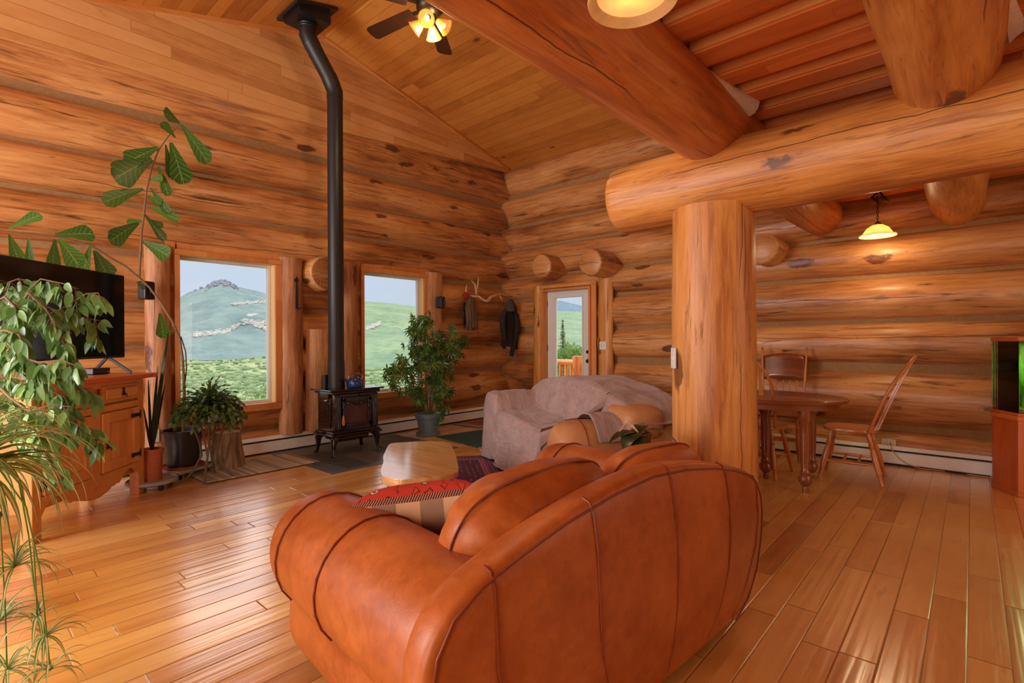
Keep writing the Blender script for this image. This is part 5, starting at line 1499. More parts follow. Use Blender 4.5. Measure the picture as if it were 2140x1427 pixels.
# terracotta planter with dark sword leaves, on a round caddy
tp_ = P(318, 975, D=4.30)
rc = thing('round_caddy', 'round grey plant caddy on wheels beside the pine cabinet', 'caddy', (tp_.x, tp_.y, 0))
MB().lathe([(0, .045), (.17, .045), (.185, .055), (.185, .075), (.175, .08), (.17, .068), (0, .066)], 36).build('platform', M['galv'], rc)
for k in range(4):
    a = k*PI/2+.2; MB().ell((.14*math.cos(a), .14*math.sin(a), .0225), (.0225, .0225, .0225), 12, 8).build('caster', M['rubber'], rc)
tcp = thing('sword_leaf_plant', 'tall dark sword-leaved plant in a narrow clay pot between cabinet and post', 'plant', (tp_.x, tp_.y, .067))
ht = P(318, 937, D=4.30).z-.067
MB().lathe([(0, 0), (.068, 0), (.075, ht-.03), (.082, ht-.03), (.084, ht), (.074, ht), (.070, ht-.03), (0, ht-.035)], 28).build('pot', M['clay'], tcp)
m = MB()
for (px0, px1, py1, w) in ((315, 352, 690, .05), (316, 330, 760, .04), (318, 310, 790, .035), (321, 345, 800, .035), (314, 300, 850, .03)):
    A = Vector((0, 0, ht-.03)); B = P(px1, py1, D=4.34)-tcp.location; d = B-A
    m.leaf(A, d, Vector((RT.x*0-FW.x, -FW.y, .2)), d.length, w, 9, .02, 'strap', .3)
m.build('leaves', M['snake'], tcp, sharp=0)

# schefflera in the blue-grey pot
sc = P(895, 908, Z=0); sc.x = max(sc.x, XL+.27)
sch = thing('umbrella_plant', 'tall umbrella plant in a blue-grey pot right of the right window', 'plant', (sc.x, sc.y, 0))
hp2 = P(895, 863, X=sc.x).z
MB().lathe([(0, 0), (.14, 0), (.155, .012), (.158, .03), (.14, .03), (0, .02)], 32).build('saucer', M['bluepot'], sch)
MB().lathe([(0, .02), (.115, .02), (.15, hp2-.05), (.168, hp2-.05), (.17, hp2), (.152, hp2), (.146, hp2-.04), (0, hp2-.05)], 36).build('pot', M['bluepot'], sch)
MB().lathe([(0, hp2-.035), (.145, hp2-.04)], 24).build('soil', M['soil'], sch)
stems = [[(894, 865), (890, 800), (886, 740), (880, 690), (878, 662)], [(896, 865), (903, 800), (915, 745), (922, 700)], [(899, 862), (915, 800), (935, 760), (950, 725)], [(892, 865), (878, 830), (855, 800), (832, 765)], [(897, 862), (905, 835), (915, 800)]]
m = MB(); fo = MB(); rg = random.Random(5)
for q in stems:
    pts = [P(x, y, X=sc.x+.02)-sch.location for x, y in q]; m.tube(pts, [.011-.002*i for i in range(len(pts))], 8)
m.build('stem', M['stembark'], sch)
zones = [(880, 680, 26, 30, 44), (868, 710, 24, 30, 34), (905, 712, 34, 28, 40), (930, 735, 32, 30, 56), (955, 725, 16, 22, 22), (900, 760, 34, 34, 50), (915, 800, 22, 34, 40), (918, 840, 16, 26, 24), (840, 772, 28, 26, 40), (822, 790, 14, 30, 16), (858, 815, 30, 18, 20), (885, 835, 16, 16, 10), (880, 740, 26, 30, 36)]
for (zx, zy, wx, wy, cnt) in zones:
    for k in range(int(cnt*.85)):
        c = P(zx+rg.gauss(0, wx*.55), zy+rg.gauss(0, wy*.55), X=sc.x+rg.uniform(-.2, .24))-sch.location
        ax = Vector((rg.uniform(-.5, .9), rg.uniform(-.6, .6), rg.uniform(-.1, .6))).normalized(); o1 = ax.orthogonal().normalized(); o2 = ax.cross(o1)
        nl = rg.randint(6, 8); ph0 = rg.uniform(0, 6)
        for j in range(nl):
            a = ph0+2*PI*j/nl; d = (o1*math.cos(a)+o2*math.sin(a))+ax*.25+Vector((0, 0, -.35))
            fo.leaf(c, d, ax, rg.uniform(.07, .10), .026, 3, .25, 'oval', .15)
fo.build('foliage', M['scheff'], sch, sharp=0)
t = thing('wall_outlet', 'small white outlet low on the wall behind the umbrella plant', 'outlet', (XL+.01, P(917, 845, X=XL).y, P(917, 845, X=XL).z), -PI/2)
MB().box((0, -.003, 0), (.075, .008, .12)).build('cover_plate', M['ivory'], t, bevel=.002)

# weeping fig in front of the television
fc = P(20, 800, D=2.25)
fg = thing('weeping_fig', 'leafy weeping fig in front of the television at the left edge', 'plant', P(-170, 1330, Z=0))
pot_round(fg, .14, .18, .30, M['clay'])
m = MB(); fo = MB(); rg = random.Random(11)
O_ = fg.location
trunk = [Vector((0, 0, .27)), P(-60, 1050, D=2.25)-O_, P(-40, 850, D=2.25)-O_, P(-10, 740, D=2.28)-O_]
m.tube(trunk, [.02, .018, .015, .012], 10); m.build('trunk', M['stembark'], fg)
brs = []
def B(*q):
    pts = [P(x, y, D=d)-O_ for x, y, d in q]; brs.append(pts)
B((-10, 740, 2.28), (35, 655, 2.25), (62, 605, 2.2), (85, 583, 2.2), (130, 592, 2.2), (165, 604, 2.22))
B((-10, 720, 2.28), (5, 640, 2.3), (18, 590, 2.3), (40, 582, 2.3), (48, 600, 2.3))
B((0, 690, 2.28), (60, 612, 2.1), (95, 645, 2.08), (110, 668, 2.05), (135, 720, 2.05), (155, 770, 2.05))
B((0, 660, 2.28), (70, 660, 2.3), (120, 662, 2.35), (170, 664, 2.38), (200, 668, 2.4), (204, 715, 2.4))
B((-20, 760, 2.28), (10, 710, 2.1), (40, 745, 2.0), (80, 757, 1.98), (130, 752, 1.95), (160, 765, 1.95))
B((-20, 780, 2.28), (40, 790, 2.2), (85, 798, 2.1), (105, 815, 2.1), (135, 830, 2.1), (160, 880, 2.1))
B((-20, 850, 2.28), (40, 870, 2.2), (90, 905, 2.15), (140, 890, 2.15), (190, 895, 2.2), (212, 925, 2.25))
B((-30, 880, 2.28), (40, 900, 2.25), (80, 935, 2.2), (105, 960, 2.2), (125, 990, 2.2))
B((30, 655, 2.25), (95, 660, 2.2), (125, 648, 2.2), (150, 632, 2.2), (180, 614, 2.2), (205, 612, 2.2), (214, 630, 2.2))
B((-20, 790, 2.25), (20, 830, 2.1), (60, 860, 2.05), (110, 845, 2.05), (150, 850, 2.05))
B((-20, 700, 2.2), (10, 690, 2.05), (40, 700, 2.0), (60, 740, 2.0), (75, 790, 2.0))
B((60, 757, 2.0), (100, 770, 2.05), (150, 800, 2.1), (195, 820, 2.15))
B((-20, 640, 2.2), (10, 620, 2.1), (30, 640, 2.05), (45, 680, 2.05))
bm_ = MB()
for pts in brs:
    bm_.tube(pts, [.006*(1-.75*i/(len(pts)-1)) for i in range(len(pts))], 6)
    for i in range(len(pts)-1):
        a, b_ = pts[i], pts[i+1]; n_l = max(3, int((b_-a).length/.0072))
        if i == 0: n_l = n_l//2
        for k in range(n_l):
            p = a.lerp(b_, rg.random()); sgn = rg.choice((-1, 1))
            d = (b_-a).normalized()*.4+Vector((rg.uniform(-.8, .8), rg.uniform(-.8, .8), rg.uniform(-1.3, -.1)))
            tw_ = d.normalized()*rg.uniform(.008, .05)
            fo.leaf(p+tw_*.9, d+Vector((0, 0, -.35)), Vector((rg.uniform(-1, 1)-FW.x*.8, rg.uniform(-1, 1)-FW.y*.8, .6)), rg.uniform(.048, .072), rg.uniform(.024, .034), 5, .2, 'drop', .2)
            if tw_.length > .03: bm_.tube([p, p+tw_], .0012, 4, False)
bm_.build('branches', M['stembark'], fg); fo.build('foliage', M['ficus'], fg, sharp=0)

# spider plant on a metal stand, lower left corner
sb = P(-110, 1060, D=1.62)
ss = thing('plant_stand', 'slim metal plant stand below the spider plant in the lower left corner', 'stand', (sb.x, sb.y, 0))
zt2 = sb.z-.05
MB().lathe([(.0, zt2-.012), (.12, zt2-.012), (.125, zt2), (.0, zt2)], 28).build('stand_top', M['iron'], ss)
for k in range(3):
    a = k*2*PI/3+.3; MB().tube([(.10*math.cos(a), .10*math.sin(a), zt2-.01), (.06*math.cos(a), .06*math.sin(a), zt2*.5), (.14*math.cos(a), .14*math.sin(a), .005)], .008, 8).build('leg', M['iron'], ss)
spd = thing('spider_plant', 'variegated spider plant with trailing plantlets in the lower left corner', 'plant', (sb.x, sb.y, zt2))
pot_round(spd, .085, .11, .15, M['whitepot'], rim=.006)
m = MB(); rg = random.Random(17)
def arch(m, p0, d, L, w, droop, n=12):
    """long strap leaf that arches over"""
    p = Vector(p0); v = Vector(d).normalized(); seg = L/n; rows = []
    sd = v.cross(Vector((0, 0, 1)))
    if sd.length < .05: sd = Vector((1, 0, 0))
    sd.normalize()
    for i in range(n+1):
        t = i/n; ww = w/2*min(1, .55+2*t)*max(.03, (1-t**2.2))
        up = sd.cross(v).normalized()
        rows.append((p.copy(), ww, up.copy())); p = p+v*seg
        v = (v+Vector((0, 0, -droop*(.3+1.2*t)/n*2.2))).normalized()
    vs_ = []
    for p, ww, up in rows: vs_ += [p-sd*ww+up*ww*.35, p, p+sd*ww+up*ww*.35]
    fs = []; uv = []
    for i in range(n):
        a = i*3; t0, t1 = i/n, (i+1)/n
        fs += [(a, a+1, a+4, a+3), (a+1, a+2, a+5, a+4)]; uv += [((t0, 0), (t0, .5), (t1, .5), (t1, 0)), ((t0, .5), (t0, 1), (t1, 1), (t1, .5))]
    m.add(vs_, fs, uv)
for i in range(170):
    a = rg.uniform(0, 2*PI); el_ = rg.uniform(.35, 1.35)
    d = Vector((math.cos(a)*math.cos(el_), math.sin(a)*math.cos(el_), math.sin(el_)))
    arch(m, (d.x*.03, d.y*.03, .13), d, rg.uniform(.28, .50), rg.uniform(.018, .028), rg.uniform(1.3, 2.6))
m.build('leaves', M['spider'], spd, sharp=0)
run = MB(); pl_ = MB()
for (q, n_l, Ls) in (([(-30, 930), (40, 1010), (60, 1120), (72, 1230), (95, 1330)], 16, .17), ([(-30, 950), (10, 1060), (30, 1160), (30, 1185)], 26, .22), ([(-30, 950), (40, 1000), (70, 1130), (78, 1290)], 9, .13), ([(-40, 950), (0, 1080), (10, 1250), (15, 1400)], 22, .2), ([(-30, 940), (55, 1060), (85, 1200), (105, 1400)], 16, .16), ([(-40, 950), (-10, 1100), (-5, 1300)], 22, .2)):
    pts = [P(x, y, D=1.55+.02*k)-spd.location for k, (x, y) in enumerate(q)]
    run.tube(pts, .0022, 5)
    for k in range(n_l):
        a = rg.uniform(0, 2*PI); el_ = rg.uniform(-.2, 1.2)
        arch(pl_, pts[-1], Vector((math.cos(a)*math.cos(el_), math.sin(a)*math.cos(el_), math.sin(el_))), rg.uniform(.6, 1.)*Ls, .011, rg.uniform(1., 2.2), 8)
run.build('runners', M['stemgreen'], spd); pl_.build('plantlets', M['spider'], spd, sharp=0)

# ------------------------------------------------------------------ wall things
def speaker(label, c, tilt=0.):
    t = thing('wall_speaker', label, 'speaker', c, -PI/2+tilt)
    MB().box((0, .0, 0), (.10, .09, .165)).build('cabinet', M['plastic'], t, bevel=.012, seg=3)
    MB().box((0, -.046, .004), (.084, .008, .14)).build('grille', M['grille'], t, bevel=.01)
    MB().box((0, .055, .0), (.03, .03, .05)).build('bracket', M['plastic'], t)
    MB().box((.012, -.051, -.062), (.018, .002, .004)).build('badge', M['chrome'], t, smooth=False)
c = P(306, 607, X=XL+.17); speaker('small black speaker on the post left of the left window', c, .5)
c = P(921, 632, X=XL+.15); speaker('small black speaker on the post right of the right window', c, .3)
# wrought iron strap with spade tip
c = P(620, 610, X=XL+.09)
t = thing('iron_hook', 'black wrought-iron strap with a spade tip on the post right of the left window', 'hook', (XL+.085, c.y, c.z))
zt_, zb2 = P(620, 578, X=XL+.09).z-c.z, P(620, 645, X=XL+.09).z-c.z
m = MB(); m.prism([(-.012, zb2), (.016, zb2), (.007, zt_-.06), (-.006, zt_-.06)], 0, .008, lambda y, z, x: (x, y, z)); m.build('strap', M['iron'], t)
m = MB(); m.prism([(-.008, zt_-.065), (-.022, zt_-.05), (-.024, zt_-.035), (0, zt_), (.024, zt_-.035), (.022, zt_-.05), (.008, zt_-.065)], 0, .009, lambda y, z, x: (x, y, z)); m.build('spade_tip', M['iron'], t)
MB().tube([(0, 0, zb2), (.03, 0, zb2-.006), (.04, .02, zb2+.004), (.03, .035, zb2+.012)], .008, 8).build('hook', M['iron'], t)
# antler rack with clothes
def wp(px, py, out=.10): return P(px, py, X=XL+out)
A0 = wp(1000, 625, .08)
an = thing('antler', 'forked antler coat rack on the log wall left of the white door', 'antler', A0)
q = lambda l: [wp(x, y, o)-A0 for x, y, o in l]
m = MB()
m.tube(q([(978, 617, .05), (988, 619, .09), (1000, 619, .13), (1008, 625, .15), (1014, 630, .15), (1024, 622, .15), (1035, 617, .13), (1046, 614, .11), (1058, 618, .08), (1069, 619, .10)]), [.013, .016, .018, .016, .015, .018, .019, .016, .012, .006], 10)
m.tube(q([(996, 618, .12), (995, 606, .15), (993, 596, .16), (988, 589, .17), (985, 585, .18)]), [.018, .020, .016, .009, .003], 10)
m.tube(q([(996, 608, .15), (999, 592, .17), (1000, 579, .19)]), [.016, .010, .003], 10)
m.tube(q([(975, 614, .10), (974, 604, .15), (976, 594, .17)]), [.014, .012, .003], 10)
m.tube(q([(1010, 626, .15), (1018, 630, .17), (1024, 628, .2), (1026, 622, .21)]), [.014, .011, .007, .003], 8)
m.tube(q([(1043, 614, .11), (1047, 622, .15), (1050, 630, .17)]), [.011, .007, .003], 8)
m.build('antler_beam', M['antler'], an, sharp=0)
def drape(name, label, cat, outline_, out, mat, n=14, thick=.06, folds=4, seed=1., jag=4.):
    """cloth hanging against the wall: list of (left px, right px, y px) rows"""
    c0 = wp((outline_[0][0]+outline_[0][1])/2, outline_[0][2], out); t = thing(name, label, cat, c0)
    rows = outline_; m = MB(); R = len(rows)-1
    def f(u, v, front):
        k = min(R-1, int(v*R)); fr_ = v*R-k
        l = rows[k][0]*(1-fr_)+rows[k+1][0]*fr_; r = rows[k][1]*(1-fr_)+rows[k+1][1]*fr_; y = rows[k][2]*(1-fr_)+rows[k+1][2]*fr_
        bul = math.sin(PI*u)**.6*thick
        y += jag*v**4*mnoise.noise(Vector((u*4.2, seed, .3)))*2.
        fold = .012*math.sin(u*PI*2*folds+seed+v*2+2.2*mnoise.noise(Vector((u*3, v*2.5, seed))))*min(1, v*2)+.022*mnoise.noise(Vector((u*4, v*3.5, seed)))
        return P(l+(r-l)*u, y, X=XL+(out+bul+fold if front else out-.025))-c0
    m.grid(22, 20, lambda u, v: f(u, v, True)); k0 = len(m.v)
    m.grid(22, 20, lambda u, v: f(1-u, v, False))
    m.build('cloth', mat, t, sharp=0); return t
g1 = drape('grey_vest', 'grey-brown vest hanging from the antler rack, left of the dark jacket', 'clothing', [(975, 992, 622), (972, 996, 640), (973, 997, 660), (973, 999, 675), (974, 998, 688)], .07, M['greycloth'], seed=2.)
g2 = drape('dark_jacket', 'dark navy jacket hanging from the right tip of the antler rack', 'clothing', [(1062, 1073, 628), (1058, 1079, 640), (1051, 1082, 652), (1053, 1084, 664), (1055, 1083, 682), (1051, 1084, 700), (1047, 1086, 714), (1045, 1086, 728)], .20, M['darkcloth'], thick=.07, folds=4, seed=4., jag=9.)
for sx_, rows_ in ((0, [(1055, 650), (1050, 664), (1050, 684), (1053, 704), (1054, 712)]), (1, [(1078, 654), (1080, 680), (1076, 712), (1070, 736), (1069, 744)])):
    pp_ = [wp(x, y, .285 if sx_ == 0 else .27)-g2.location for x, y in rows_]
    MB().tube(pp_, [.035, .045, .042, .038, .034], 12).build('sleeve', M['darkcloth'], g2)
g3 = drape('black_strap', 'narrow black strap hanging beside the grey vest', 'strap', [(969, 974, 632), (967, 974, 650), (968, 974, 672), (968, 971, 677)], .06, M['plastic'], thick=.015, folds=1, seed=5.)
c = wp(974, 618, .10); t = thing('red_cap', 'red cap hung over the left tine of the antler rack', 'hat', c)
MB().ell((0, 0, 0), (.05, .055, .06), 18, 12, 1., None, .12, 3.).build('cap', M['redcloth'], t, sharp=0)
c = wp(1066, 638, .26); t = thing('knit_cap', 'dark grey knit cap on top of the dark jacket', 'hat', c)
MB().lathe([(.085, -.10), (.09, -.06), (.078, 0), (.05, .06), (.015, .10), (0, .105)], 24).build('cap', M['darkcap'], t)

# ------------------------------------------------------------------ lamps
def bowl_pendant(name, label, c, r, ztop, mat, energy, chain=True, loops=False, diffuser=False):
    t = thing(name, label, 'lamp', c)
    pr = [(.02, r*.62), (r*.30, r*.58), (r*.58, r*.40), (r*.74, r*.16), (r*.80, r*.04), (r*.97, -.004), (r, -.012), (r*.985, -.018), (r*.80, r*.01), (r*.72, r*.14), (r*.55, r*.36), (r*.28, r*.53), (.02, r*.57)]
    MB().lathe(pr, 48, closed=True).build('lamp_shade', mat, t)
    MB().lathe([(0, r*.5), (.02, r*.5), (.025, r*.62), (.03, r*.68), (.012, r*.8), (0, r*.82)], 18).build('socket', M['iron'], t)
    MB().ell((0, 0, r*.34), (r*.16, r*.16, r*.2), 14, 10).build('bulb', M['bulb'], t)
    if diffuser: MB().lathe([(0, -r*.06), (r*.10, -r*.05), (r*.13, -r*.02), (r*.45, r*.0), (r*.70, r*.05), (r*.76, r*.02), (r*.80, r*.03)], 48).build('diffuser', M['diffuser'], t)
    zl = ztop-c[2]; m = MB(); z = r*.8; k = 0
    while z < zl-.02:
        ring = [(.009*math.cos(a) if k % 2 else 0, 0 if k % 2 else .009*math.cos(a), z+.014+.018*math.sin(a)) for a in [2*PI*i/10 for i in range(11)]]
        m.tube(ring, .0028, 5, False); z += .026; k += 1
    m.build('chain', M['iron'], t)
    MB().lathe([(0, zl), (.055, zl), (.05, zl-.02), (.012, zl-.03), (0, zl-.03)], 20).build('canopy', M['iron'], t)
    if loops:
        m = MB()
        for i in range(5): m.tube([(.012+.012*i*math.cos(i), .01*i, zl-.03), (.05+.01*i, .02*math.sin(i*2), zl-.09-.012*i), (.02, .02*math.cos(i*3), zl-.15), (-.03-.006*i, .0, zl-.08), (0, 0, zl-.03)], .004, 6, False)
        m.build('swagged_chain', M['iron'], t)
    light(name+'_light', 'POINT', (c[0], c[1], c[2]+(r*.35 if diffuser else -.03)), energy, (1., .74, .42), .05)
    return t
pc0 = P(1322, -8, D=1.55)
bowl_pendant('bowl_pendant', 'large alabaster glass pendant lamp overhead at the top of the picture', (pc0.x, pc0.y, pc0.z), .135, 2.64, M['shade'], 1.2, diffuser=True)
pc1 = P(1834, 490, D=4.85)
bowl_pendant('dining_pendant', 'lit amber glass pendant on a chain over the dining table', (pc1.x, pc1.y, pc1.z), .15, 2.64, M['hotshade'], 9, loops=True)
# ceiling fan with four lights
fcn = P(899, 34, D=4.3)
fan = thing('ceiling_fan', 'dark-bladed ceiling fan with four lit amber shades under the ridge', 'fan', fcn)
zc_ = ceil_z(fcn.y)-fcn.z
MB().lathe([(.014, .12), (.014, zc_-.05), (.06, zc_-.05), (.07, zc_)], 20).build('downrod', M['brass'], fan)
MB().lathe([(0, .0), (.05, .0), (.09, .03), (.115, .06), (.115, .12), (.08, .15), (.02, .16)], 32).build('motor', M['brass'], fan)
def dirpx(px, py, r):      # horizontal direction of a blade from where its tip shows
    q = P(px, py, Z=fcn.z+.07); v = Vector((q.x-fcn.x, q.y-fcn.y, 0)); return math.atan2(v.y, v.x)
a0 = math.radians(189)
for k in range(6):
    a = a0+k*2*PI/6; m = MB()
    R3 = Matrix.Rotation(a, 3, 'Z') @ Matrix.Rotation(.2, 3, 'X')
    pl = [(.19, -.055), (.22, -.062), (.68, -.074), (.71, -.055), (.715, 0), (.71, .055), (.68, .074), (.22, .062), (.19, .055)]
    m.prism(pl, -.003, .003, lambda x, y, z: R3 @ Vector((x, y, z))+Vector((0, 0, .08)))
    bl = m.build('blade', M['fanblade'], fan, smooth=False)
    MB().bar(R3 @ Vector((.09, 0, 0))+Vector((0, 0, .08)), R3 @ Vector((.24, 0, .006))+Vector((0, 0, .08)), .035, .008).build('blade_iron', M['brass'], bl)
MB().lathe([(0, -.07), (.03, -.065), (.05, -.03), (.05, .0)], 20).build('light_kit', M['brass'], fan)
for k in range(4):
    a = a0+.5+k*PI/2; ax = Vector((math.cos(a)*.8, math.sin(a)*.8, -.6)).normalized(); c0 = Vector((math.cos(a)*.06, math.sin(a)*.06, -.045))
    m = MB().tube([(math.cos(a)*.03, math.sin(a)*.03, -.02), c0], .01, 8); arm = m.build('lamp_arm', M['brass'], fan)
    MB().lathe([(.022, 0), (.03, .02), (.045, .05), (.058, .085), (.068, .10), (.062, .098), (.040, .05), (.024, .022)], 24, c0, ax, closed=True).build('lamp_shade', M['fanshade'], arm)
    MB().ell(c0+ax*.06, (.020, .020, .024), 12, 8).build('bulb', M['bulb'], arm)
light('fan_light', 'POINT', (fcn.x, fcn.y, fcn.z-.16), 34, (1., .76, .45), .12)

# ------------------------------------------------------------------ outside
SURF = {}
def terrain(name, label, px0, px1, prof, mat, r0, r1, rows=40, cols=90, kind='structure', nz=.0, ns=.01, seed=1., power=1.):
    """land between distance r0 (foot) and r1 (crest); prof(px) -> image height of crest, gives the crest height at r1"""
    m = MB(); 
    def f(u, v):
        px = px0+(px1-px0)*u; rr = r0+(r1-r0)*v
        d = ray_h(px); x, y = d[0]*rr, d[1]*rr
        yc = prof(px); zc = CAM_H+(713.5-yc)/F_PX*r1*d[2]
        y0 = foot(px); zf = CAM_H+(713.5-y0)/F_PX*r0*d[2]
        s_ = v**power; h = zf+(zc-zf)*s_
        h += nz*(mnoise.noise(Vector((x*ns, y*ns, seed)))+.5*mnoise.noise(Vector((x*ns*2.7, y*ns*2.7, seed))))*math.sin(PI*min(1, v*1.0))*(1 if v < 1 else 0)
        return (x, y, h)
    def foot(px): return FOOT(px)
    FOOT = terrain.foot
    m.grid(cols, rows, f)
    # falling far side so that the hill is solid
    def back(u, v):
        p = Vector(f(u, 1.)); d = ray_h(px0+(px1-px0)*u)
        return (p.x+d[0]*r1*.35*v, p.y+d[1]*r1*.35*v, p.z-(p.z+120)*v)
    m.grid(cols, 6, back)
    o = tag(m.build(name, mat, sharp=0), label, None, None, kind)
    SURF[(name, px0)] = (f, px0, px1)
    return o
def ray_h(px):
    d = RT*((px-CX)/F_PX)+FW; L = math.hypot(d.x, d.y); dd = Vector((d.x, d.y))/L
    return dd.x, dd.y, 1./L*1.0 if False else (RT*((px-CX)/F_PX)+FW).length**-1
def interp(tab):
    def g(x):
        if x <= tab[0][0]: return tab[0][1]
        for a, b in zip(tab, tab[1:]):
            if x <= b[0]:
                t = (x-a[0])/(b[0]-a[0]); t = t*t*(3-2*t)*.5+t*.5; return a[1]+(b[1]-a[1])*t
        return tab[-1][1]
    return g
gm = MB()
def gf(u, v):
    px = -500+2900*u; rr = 7.5*(520/7.5)**v; d = ray_h(px)
    x, y = d[0]*rr, d[1]*rr
    z = -2.2-rr*.026+.5*mnoise.noise(Vector((x*.03, y*.03, 1.)))*min(1, rr/40)*(1+rr*.02)
    if px > 1050: z += min(1, (px-1050)/80)*(1.2+rr*.020)
    return (x, y, z)
gm.grid(140, 60, gf); tag(gm.build('meadow', M['meadow'], sharp=0), 'pale green sagebrush meadow outside the windows', 'land')
terrain.foot = lambda px: 752
mt = interp([(-400, 660), (200, 668), (300, 650), (372, 622), (400, 608), (430, 600), (441, 592), (455, 588), (463, 586), (480, 590), (500, 600), (530, 606), (556, 613), (620, 632), (700, 655), (900, 700)])
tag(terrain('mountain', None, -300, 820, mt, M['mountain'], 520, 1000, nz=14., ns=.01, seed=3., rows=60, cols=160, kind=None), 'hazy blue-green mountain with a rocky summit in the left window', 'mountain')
terrain.foot = lambda px: 785
gh = interp([(560, 690), (640, 640), (700, 630), (757, 630), (800, 633), (866, 641), (950, 665), (1050, 690), (1120, 715)])
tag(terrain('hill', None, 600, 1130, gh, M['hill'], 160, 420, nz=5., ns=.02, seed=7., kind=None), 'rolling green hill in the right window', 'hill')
terrain.foot = lambda px: 690
br = interp([(1060, 636), (1150, 630), (1170, 631), (1215, 641), (1300, 660), (1500, 670)])
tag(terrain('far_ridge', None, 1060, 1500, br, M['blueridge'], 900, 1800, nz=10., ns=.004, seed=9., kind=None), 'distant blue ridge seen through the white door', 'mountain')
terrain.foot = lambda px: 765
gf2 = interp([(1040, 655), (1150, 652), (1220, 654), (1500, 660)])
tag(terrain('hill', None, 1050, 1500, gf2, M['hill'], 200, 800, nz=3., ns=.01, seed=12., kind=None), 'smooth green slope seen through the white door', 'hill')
# summit rocks
DS = 985.*ray_h(462)[2]
DS = 985./Vector(P(462, 590, D=1.)-CAM_O).to_2d().length
t = thing('summit_crag', 'rocky crag on the summit of the mountain in the left window', 'rock', P(462, 594, D=DS))
m = MB(); rg = random.Random(2)
f_, p0_, p1_ = SURF[('mountain', -300)]
for i in range(150):
    px = rg.gauss(464, 15); v_ = 1.-abs(rg.gauss(0, .045)); c = Vector(f_((px-p0_)/(p1_-p0_), v_))-t.location
    r = rg.uniform(1.4, 3.4); m.ell(c, (r, r, r*rg.uniform(.7, 1.2)), 7, 5, 1., None, .6, i*1.)
m.build('boulders', M['rock'], t, sharp=30)
# pale rock outcrops on the slopes
def outcrop(surf, label, cat, regions, size, seed):
    f, px0, px1 = SURF[surf]; rg = random.Random(seed); m = MB(); c0 = None
    for (xa, xb, ya, yb, n) in regions:
        for i in range(n):
            px = rg.uniform(xa, xb); k = (px-xa)/(xb-xa); py = ya+(yb-ya)*k+rg.gauss(0, 1)*(regions_w)
            u = (px-px0)/(px1-px0); best = None
            for j in range(1, 200):
                q = Vector(f(u, j/200.)); v = q-CAM_O; y = CY-F_PX*(v.dot(UPV))/v.dot(FW)
                if best is None or abs(y-py) < best[0]: best = (abs(y-py), q)
            if c0 is None: c0 = best[1]
            r = rg.uniform(.5, 1.)*size
            m.ell(best[1]-c0, (r*1.5, r*1.5, r*.8), 7, 5, 1., None, .6, i*1.+seed)
    t = thing('rock_outcrop', label, cat, c0); m.build('boulders', M['talus'], t, sharp=30)
regions_w = 2.2
ML = ('mountain', -300)
outcrop(ML, 'broad pale talus patch low on the mountain slope, right side of the left window', 'rocks', [(522, 562, 672, 690, 170), (505, 560, 672, 676, 60)], 1.9, 1)
outcrop(ML, 'ragged pale rock band low on the mountain slope, centre of the left window', 'rocks', [(405, 470, 700, 692, 110), (465, 500, 695, 680, 60)], 1.5, 2)
regions_w = 1.2
outcrop(ML, 'pale bare strip high on the mountain slope in the left window', 'rocks', [(484, 560, 635, 630, 150)], 1.6, 3)
regions_w = 2.
outcrop(('hill', 600), 'pale bare scar on the green hill in the right window', 'rocks', [(766, 795, 688, 675, 80)], .8, 4)
# bushes, conifer, log railing outside
def gz_(px, D):
    d = RT*((px-CX)/F_PX)+FW; rr = math.hypot(d.x, d.y)*D; hx = ray_h(px); x, y = hx[0]*rr, hx[1]*rr
    z = -2.2-rr*.026+.5*mnoise.noise(Vector((x*.03, y*.03, 1.)))*min(1, rr/40)*(1+rr*.02)
    if px > 1050: z += min(1, (px-1050)/80)*(1.2+rr*.020)
    return Vector((x, y, z-.08))
def bush(label, px, ytop, D, r, mat, n=420, seed=1, cat='shrub', name='shrub'):
    c = gz_(px, D); h = P(px, ytop, D=D).z-c.z; t = thing(name, label, cat, c); rg = random.Random(seed); m = MB()
    for i in range(n):
        d = Vector((rg.gauss(0, 1), rg.gauss(0, 1), rg.gauss(0, 1)+.2)).normalized()
        k = rg.uniform(.5, 1.)*(1+.35*mnoise.noise(d*2.5+Vector((seed, 0, 0))))
        m.leaf((d.x*r*k, d.y*r*k, h*.52+d.z*h*.44*k), d+Vector((0, 0, .3)), (rg.uniform(-1, 1), rg.uniform(-1, 1), rg.uniform(-1, 1)), r*.15, r*.09, 3, .2, 'oval', .2)
    m.build('foliage', mat, t, sharp=0)
    q = MB(); q.tube([(0, 0, -.05), (0, 0, h*.6)], [r*.06, r*.03], 6); q.build('stem', M['stembark'], t); return t
bush('pale flowering shrub outside, low in the right corner of the left window', 556, 806, 15., .75, M['shrub'], n=1500, seed=3)
bush('small green bush outside, behind the holiday cactus', 514, 818, 18., .45, M['shrub'], n=900, seed=5)
bush('sagebrush clump outside, low in the right window', 797, 822, 18., .95, M['shrub'], n=1300, seed=8)
bush('green shrub outside beyond the log railing', 1197, 722, 26., 1.5, M['shrub'], n=1600, seed=9)
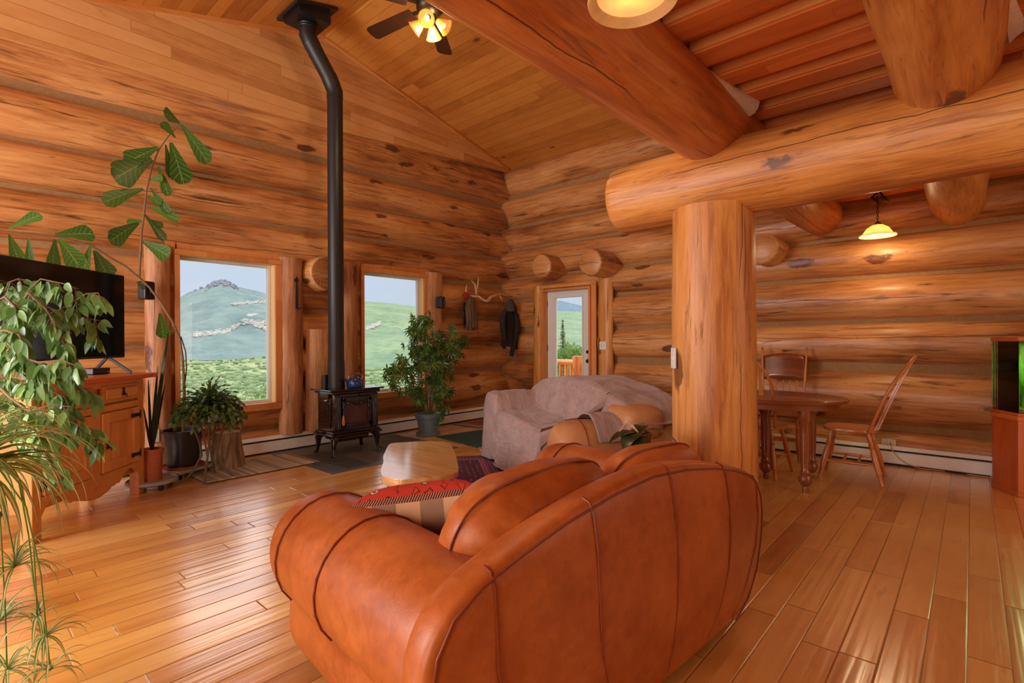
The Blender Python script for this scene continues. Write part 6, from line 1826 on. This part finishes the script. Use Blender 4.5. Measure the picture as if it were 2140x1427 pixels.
ct_ = gz_(1176, 34.); t = thing('young_conifer', 'slim young conifer outside the white door', 'tree', ct_); rg = random.Random(4); Ht = P(1176, 668, D=34.).z-ct_.z
m = MB(); m.tube([(0, 0, 0), (0, 0, Ht)], [.06, .01], 6); m.build('trunk', M['stembark'], t); m = MB()
for i in range(420):
    z = Ht*(.12+.88*rg.random()); r = (Ht-z)/Ht*.75*rg.uniform(.4, 1); a = rg.uniform(0, 6.3)
    m.leaf((0, 0, z), (math.cos(a), math.sin(a), .1), (0, 0, 1), r+.06, .14, 3, .3, 'oval', .2)
m.build('needles', M['pinetree'], t, sharp=0)
# sagebrush dotted over the meadow: nobody could count it
rg = random.Random(21); m = MB()
for i in range(4200):
    px = rg.uniform(330, 980) if i % 6 else rg.uniform(1130, 1260); D = 24*(14.**rg.random())
    c = gz_(px, D); r = rg.uniform(.14, .36)*(1+D*.007)
    m.ell(c+Vector((0, 0, r*.35)), (r, r, r*.7), 6, 4, 1., None, .4, i*1.3)
tag(m.build('sagebrush', M['shrub_far'], sharp=0), 'grey-green sagebrush dotted over the meadow outside the windows', 'shrubs', kind='stuff')
YR = 8.6
rl = thing('log_railing', 'peeled log porch railing outside the white door', 'railing', (P(1208, 800, Y=YR).x, YR, 0))
zr = P(1190, 757, Y=YR).z
log_mesh(MB(), (-2.2, 0, zr), (.6, 0, zr), .06, .06, 91., n=16, rough=.06).build('top_rail', M['log_pale'], rl)
log_mesh(MB(), (0.02, 0, 0), (0.02, 0, P(1208, 744, Y=YR).z), .13, .12, 93., n=20, rough=.05).build('newel_post', M['log_pale'], rl)
for i in range(9):
    x = -.17-i*.135; log_mesh(MB(), (x, 0, .08), (x+.01, 0, zr-.03), .042, .038, 95.+i, n=12, rough=.08).build('baluster', M['log_pale'], rl)
log_mesh(MB(), (-2.2, 0, .12), (.6, 0, .12), .05, .05, 98., n=16, rough=.06).build('bottom_rail', M['log_pale'], rl)
t = thing('porch_deck', 'wooden porch floor outside the white door', 'deck', (-4.6, YB+.35+1.3, -.1))
MB().box((0, 0, 0), (5., 2.5, .1)).build('boards', M['deck'], t, grain=0, smooth=False)
